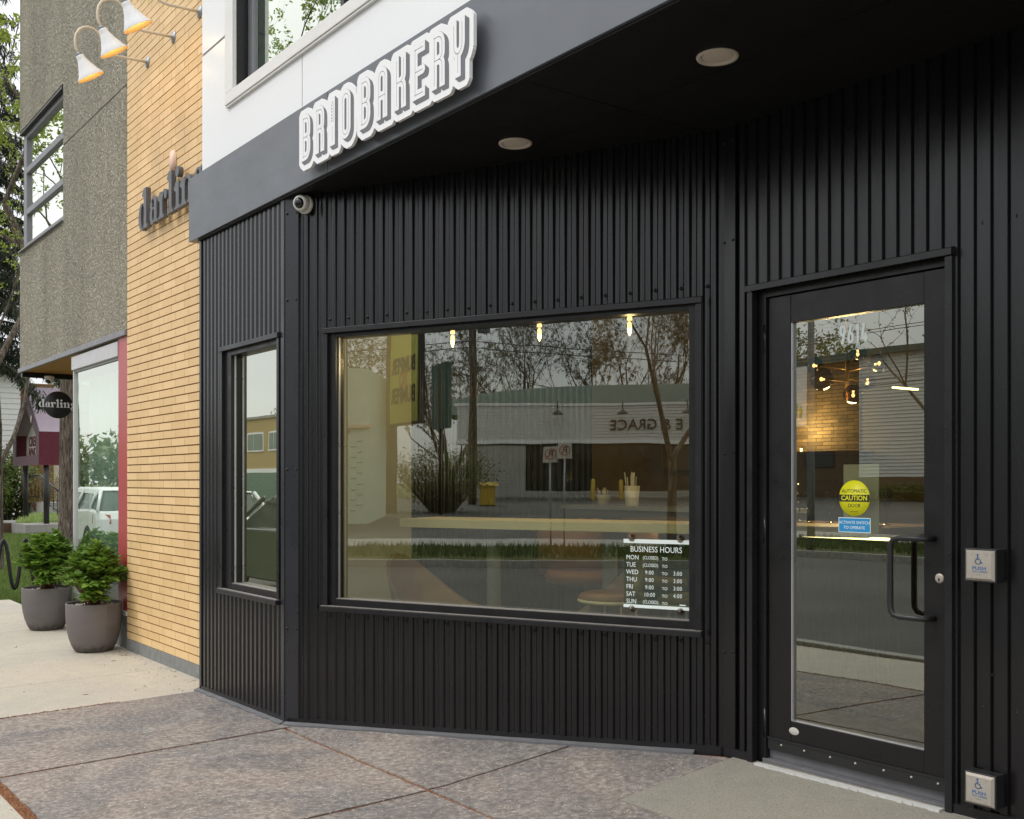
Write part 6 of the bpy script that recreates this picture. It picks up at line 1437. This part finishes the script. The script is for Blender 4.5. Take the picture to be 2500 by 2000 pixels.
# chandelier behind the door
ct = pt_(2068, 930, 6.5)
t = thing('globe_chandelier', 'brass chandelier with six smoked glass globes behind the door', 'chandelier', ct)
b = MB(); b.tube([Vector((ct.x, ct.y, 3.19)), ct], .010, 8); b.tube([ct-Vector((0, 0, .12)), ct+Vector((0, 0, .28))], .013, 8); b.build('stem', M['brass'], t)
GL = [(1989, 893, 6.75, .055), (2007, 926, 6.35, .070), (2094, 862, 6.5, .055), (2143, 888, 6.4, .058), (2118, 932, 6.8, .050), (2083, 962, 6.3, .058)]
arms = []
for i, (gx, gy, gz, gr) in enumerate(GL):
    c_ = pt_(gx, gy, gz); st_p = ct+Vector((0, 0, (c_.z-ct.z)*.6)); dv = (c_-st_p).normalized()
    b = MB(); b.tube([st_p, c_-dv*gr*.5], .006, 6); a = b.build('arm', M['brass'], t)
    b = MB(); b.ball(c_, gr, 28); b.build('globe', M['bulbglass'], a, recalc=True)
    b = MB(); v = dv if i in (0, 1, 3) else Vector((0, 0, -1)); b.tube([c_-v*.020, c_-v*.008], [.007, .007], 10); b.ball(c_+v*.008, .010, 10, (1, 1, 1.3)); b.build('bulb', M['filament'], a)
L = bpy.data.lights.new('chandelier_light', 'POINT'); L.energy = 26; L.color = (1, .66, .34); L.shadow_soft_size = .12
lo = bpy.data.objects.new('chandelier_light', L); COL.objects.link(lo); lo.location = Vector((0, 0, -.30)); lo.parent = t
# glowing back shelf on the stone wall
p = pt_(1975, 1105, 7.3)
t = thing('back_shelf', 'dark bar shelf under a warm glowing wall behind the counter', 'shelf', p)
b = MB(); b.box((-7.2, 8.75, FZ), (-6.3, 9.18, 1.76)); b.build('cabinet', M['darkint'], t); b = MB(); b.box((-7.22, 8.72, 1.76), (-6.28, 9.19, 1.79)); b.build('top', M['timber'], t)
L = bpy.data.lights.new('wall_glow', 'POINT'); L.energy = 20; L.color = (1, .72, .34); L.shadow_soft_size = .08
lo = bpy.data.objects.new('wall_glow', L); COL.objects.link(lo); lo.location = (-7.0, 8.98, 2.02)
b = MB(); b.tube([(-7.0, 8.98, 1.80), (-7.0, 8.98, 1.83)], .012, 10); tag(b.build('shelf_lamp', M['led']), 'small glowing lamp on the back shelf', 'lamp')
t = thing('display_case', 'dark cake display with tiny lights beside the stone wall', 'display case', (-6.5, 8.3, 1))
b = MB(); b.box((-6.9, 8.1, FZ), (-6.2, 8.5, 1.50)); b.build('case', M['darkint'], t)
b = MB(); rr = random.Random(6)
for i in range(34): b.ball((rr.uniform(-6.9, -6.2), 8.085, rr.uniform(.9, 1.48)), .006, 6)
tag(b.build('sparkles', M['led'], t), kind='stuff')
t = thing('glass_rack', 'row of glasses and bottles catching the light on the service counter', 'glassware', (-3.9, 5.3, 1.2))
b = MB(); rr = random.Random(9)
for i in range(9): x = -4.55+i*.125; b.lathe([(.03, 0), (.004, .01), (.004, .08), (.03, .11), (.034, .16), (.03, .19)], (x, 5.3+rr.uniform(-.04, .05), 1.24), (0, 0, 1), 14)
each(b, 'glass', M['bulbglass'], t)
# service counter with led edge
t = thing('service_counter', 'ribbed black service counter with a glowing strip under its top', 'counter', (-3.8, 5.1, FZ))
fK = FY(5.1); b = MB(); cladding(b, fK, -5.4, -3.38, lambda s: FZ, 1.14, 0); b.box((-5.4, 5.105, FZ), (-3.38, 5.6, 1.14)); b.build('front', M['black'], t, recalc=False)
b = MB(); b.box((-5.45, 5.04, 1.19), (-3.35, 5.65, 1.235)); b.build('top', M['timber'], t, bevel=.004)
b = MB(); b.box((-5.4, 5.055, 1.165), (-3.37, 5.075, 1.180)); b.build('led_strip', M['led'], t)
t = thing('door_poster', 'pale poster hanging behind the yellow door sticker', 'poster', (-2.8, 4.05, 1.35))
b = MB(); b.box((-2.925, 4.050, 1.26), (-2.745, 4.054, 1.56)); b.build('sheet', M['paper'], t)
t = thing('wall_art', 'warm lit picture on the far right interior wall', 'picture', pt_(2230, 1000, 7)) 
q0 = pt_(2190, 920, 6.9); b = MB(); b.box((-7.245, 7.2, 1.6), (-7.22, 7.9, 2.3)); b.build('panel', M['tanwall'], t)
p0 = pt_(2180, 946, 6.6); p1 = pt_(2240, 951, 6.2); b = MB(); b.tube([p0, p1], .007, 6); tag(b.build('light_tube', M['led']), 'short glowing line light hanging inside to the right', 'light')
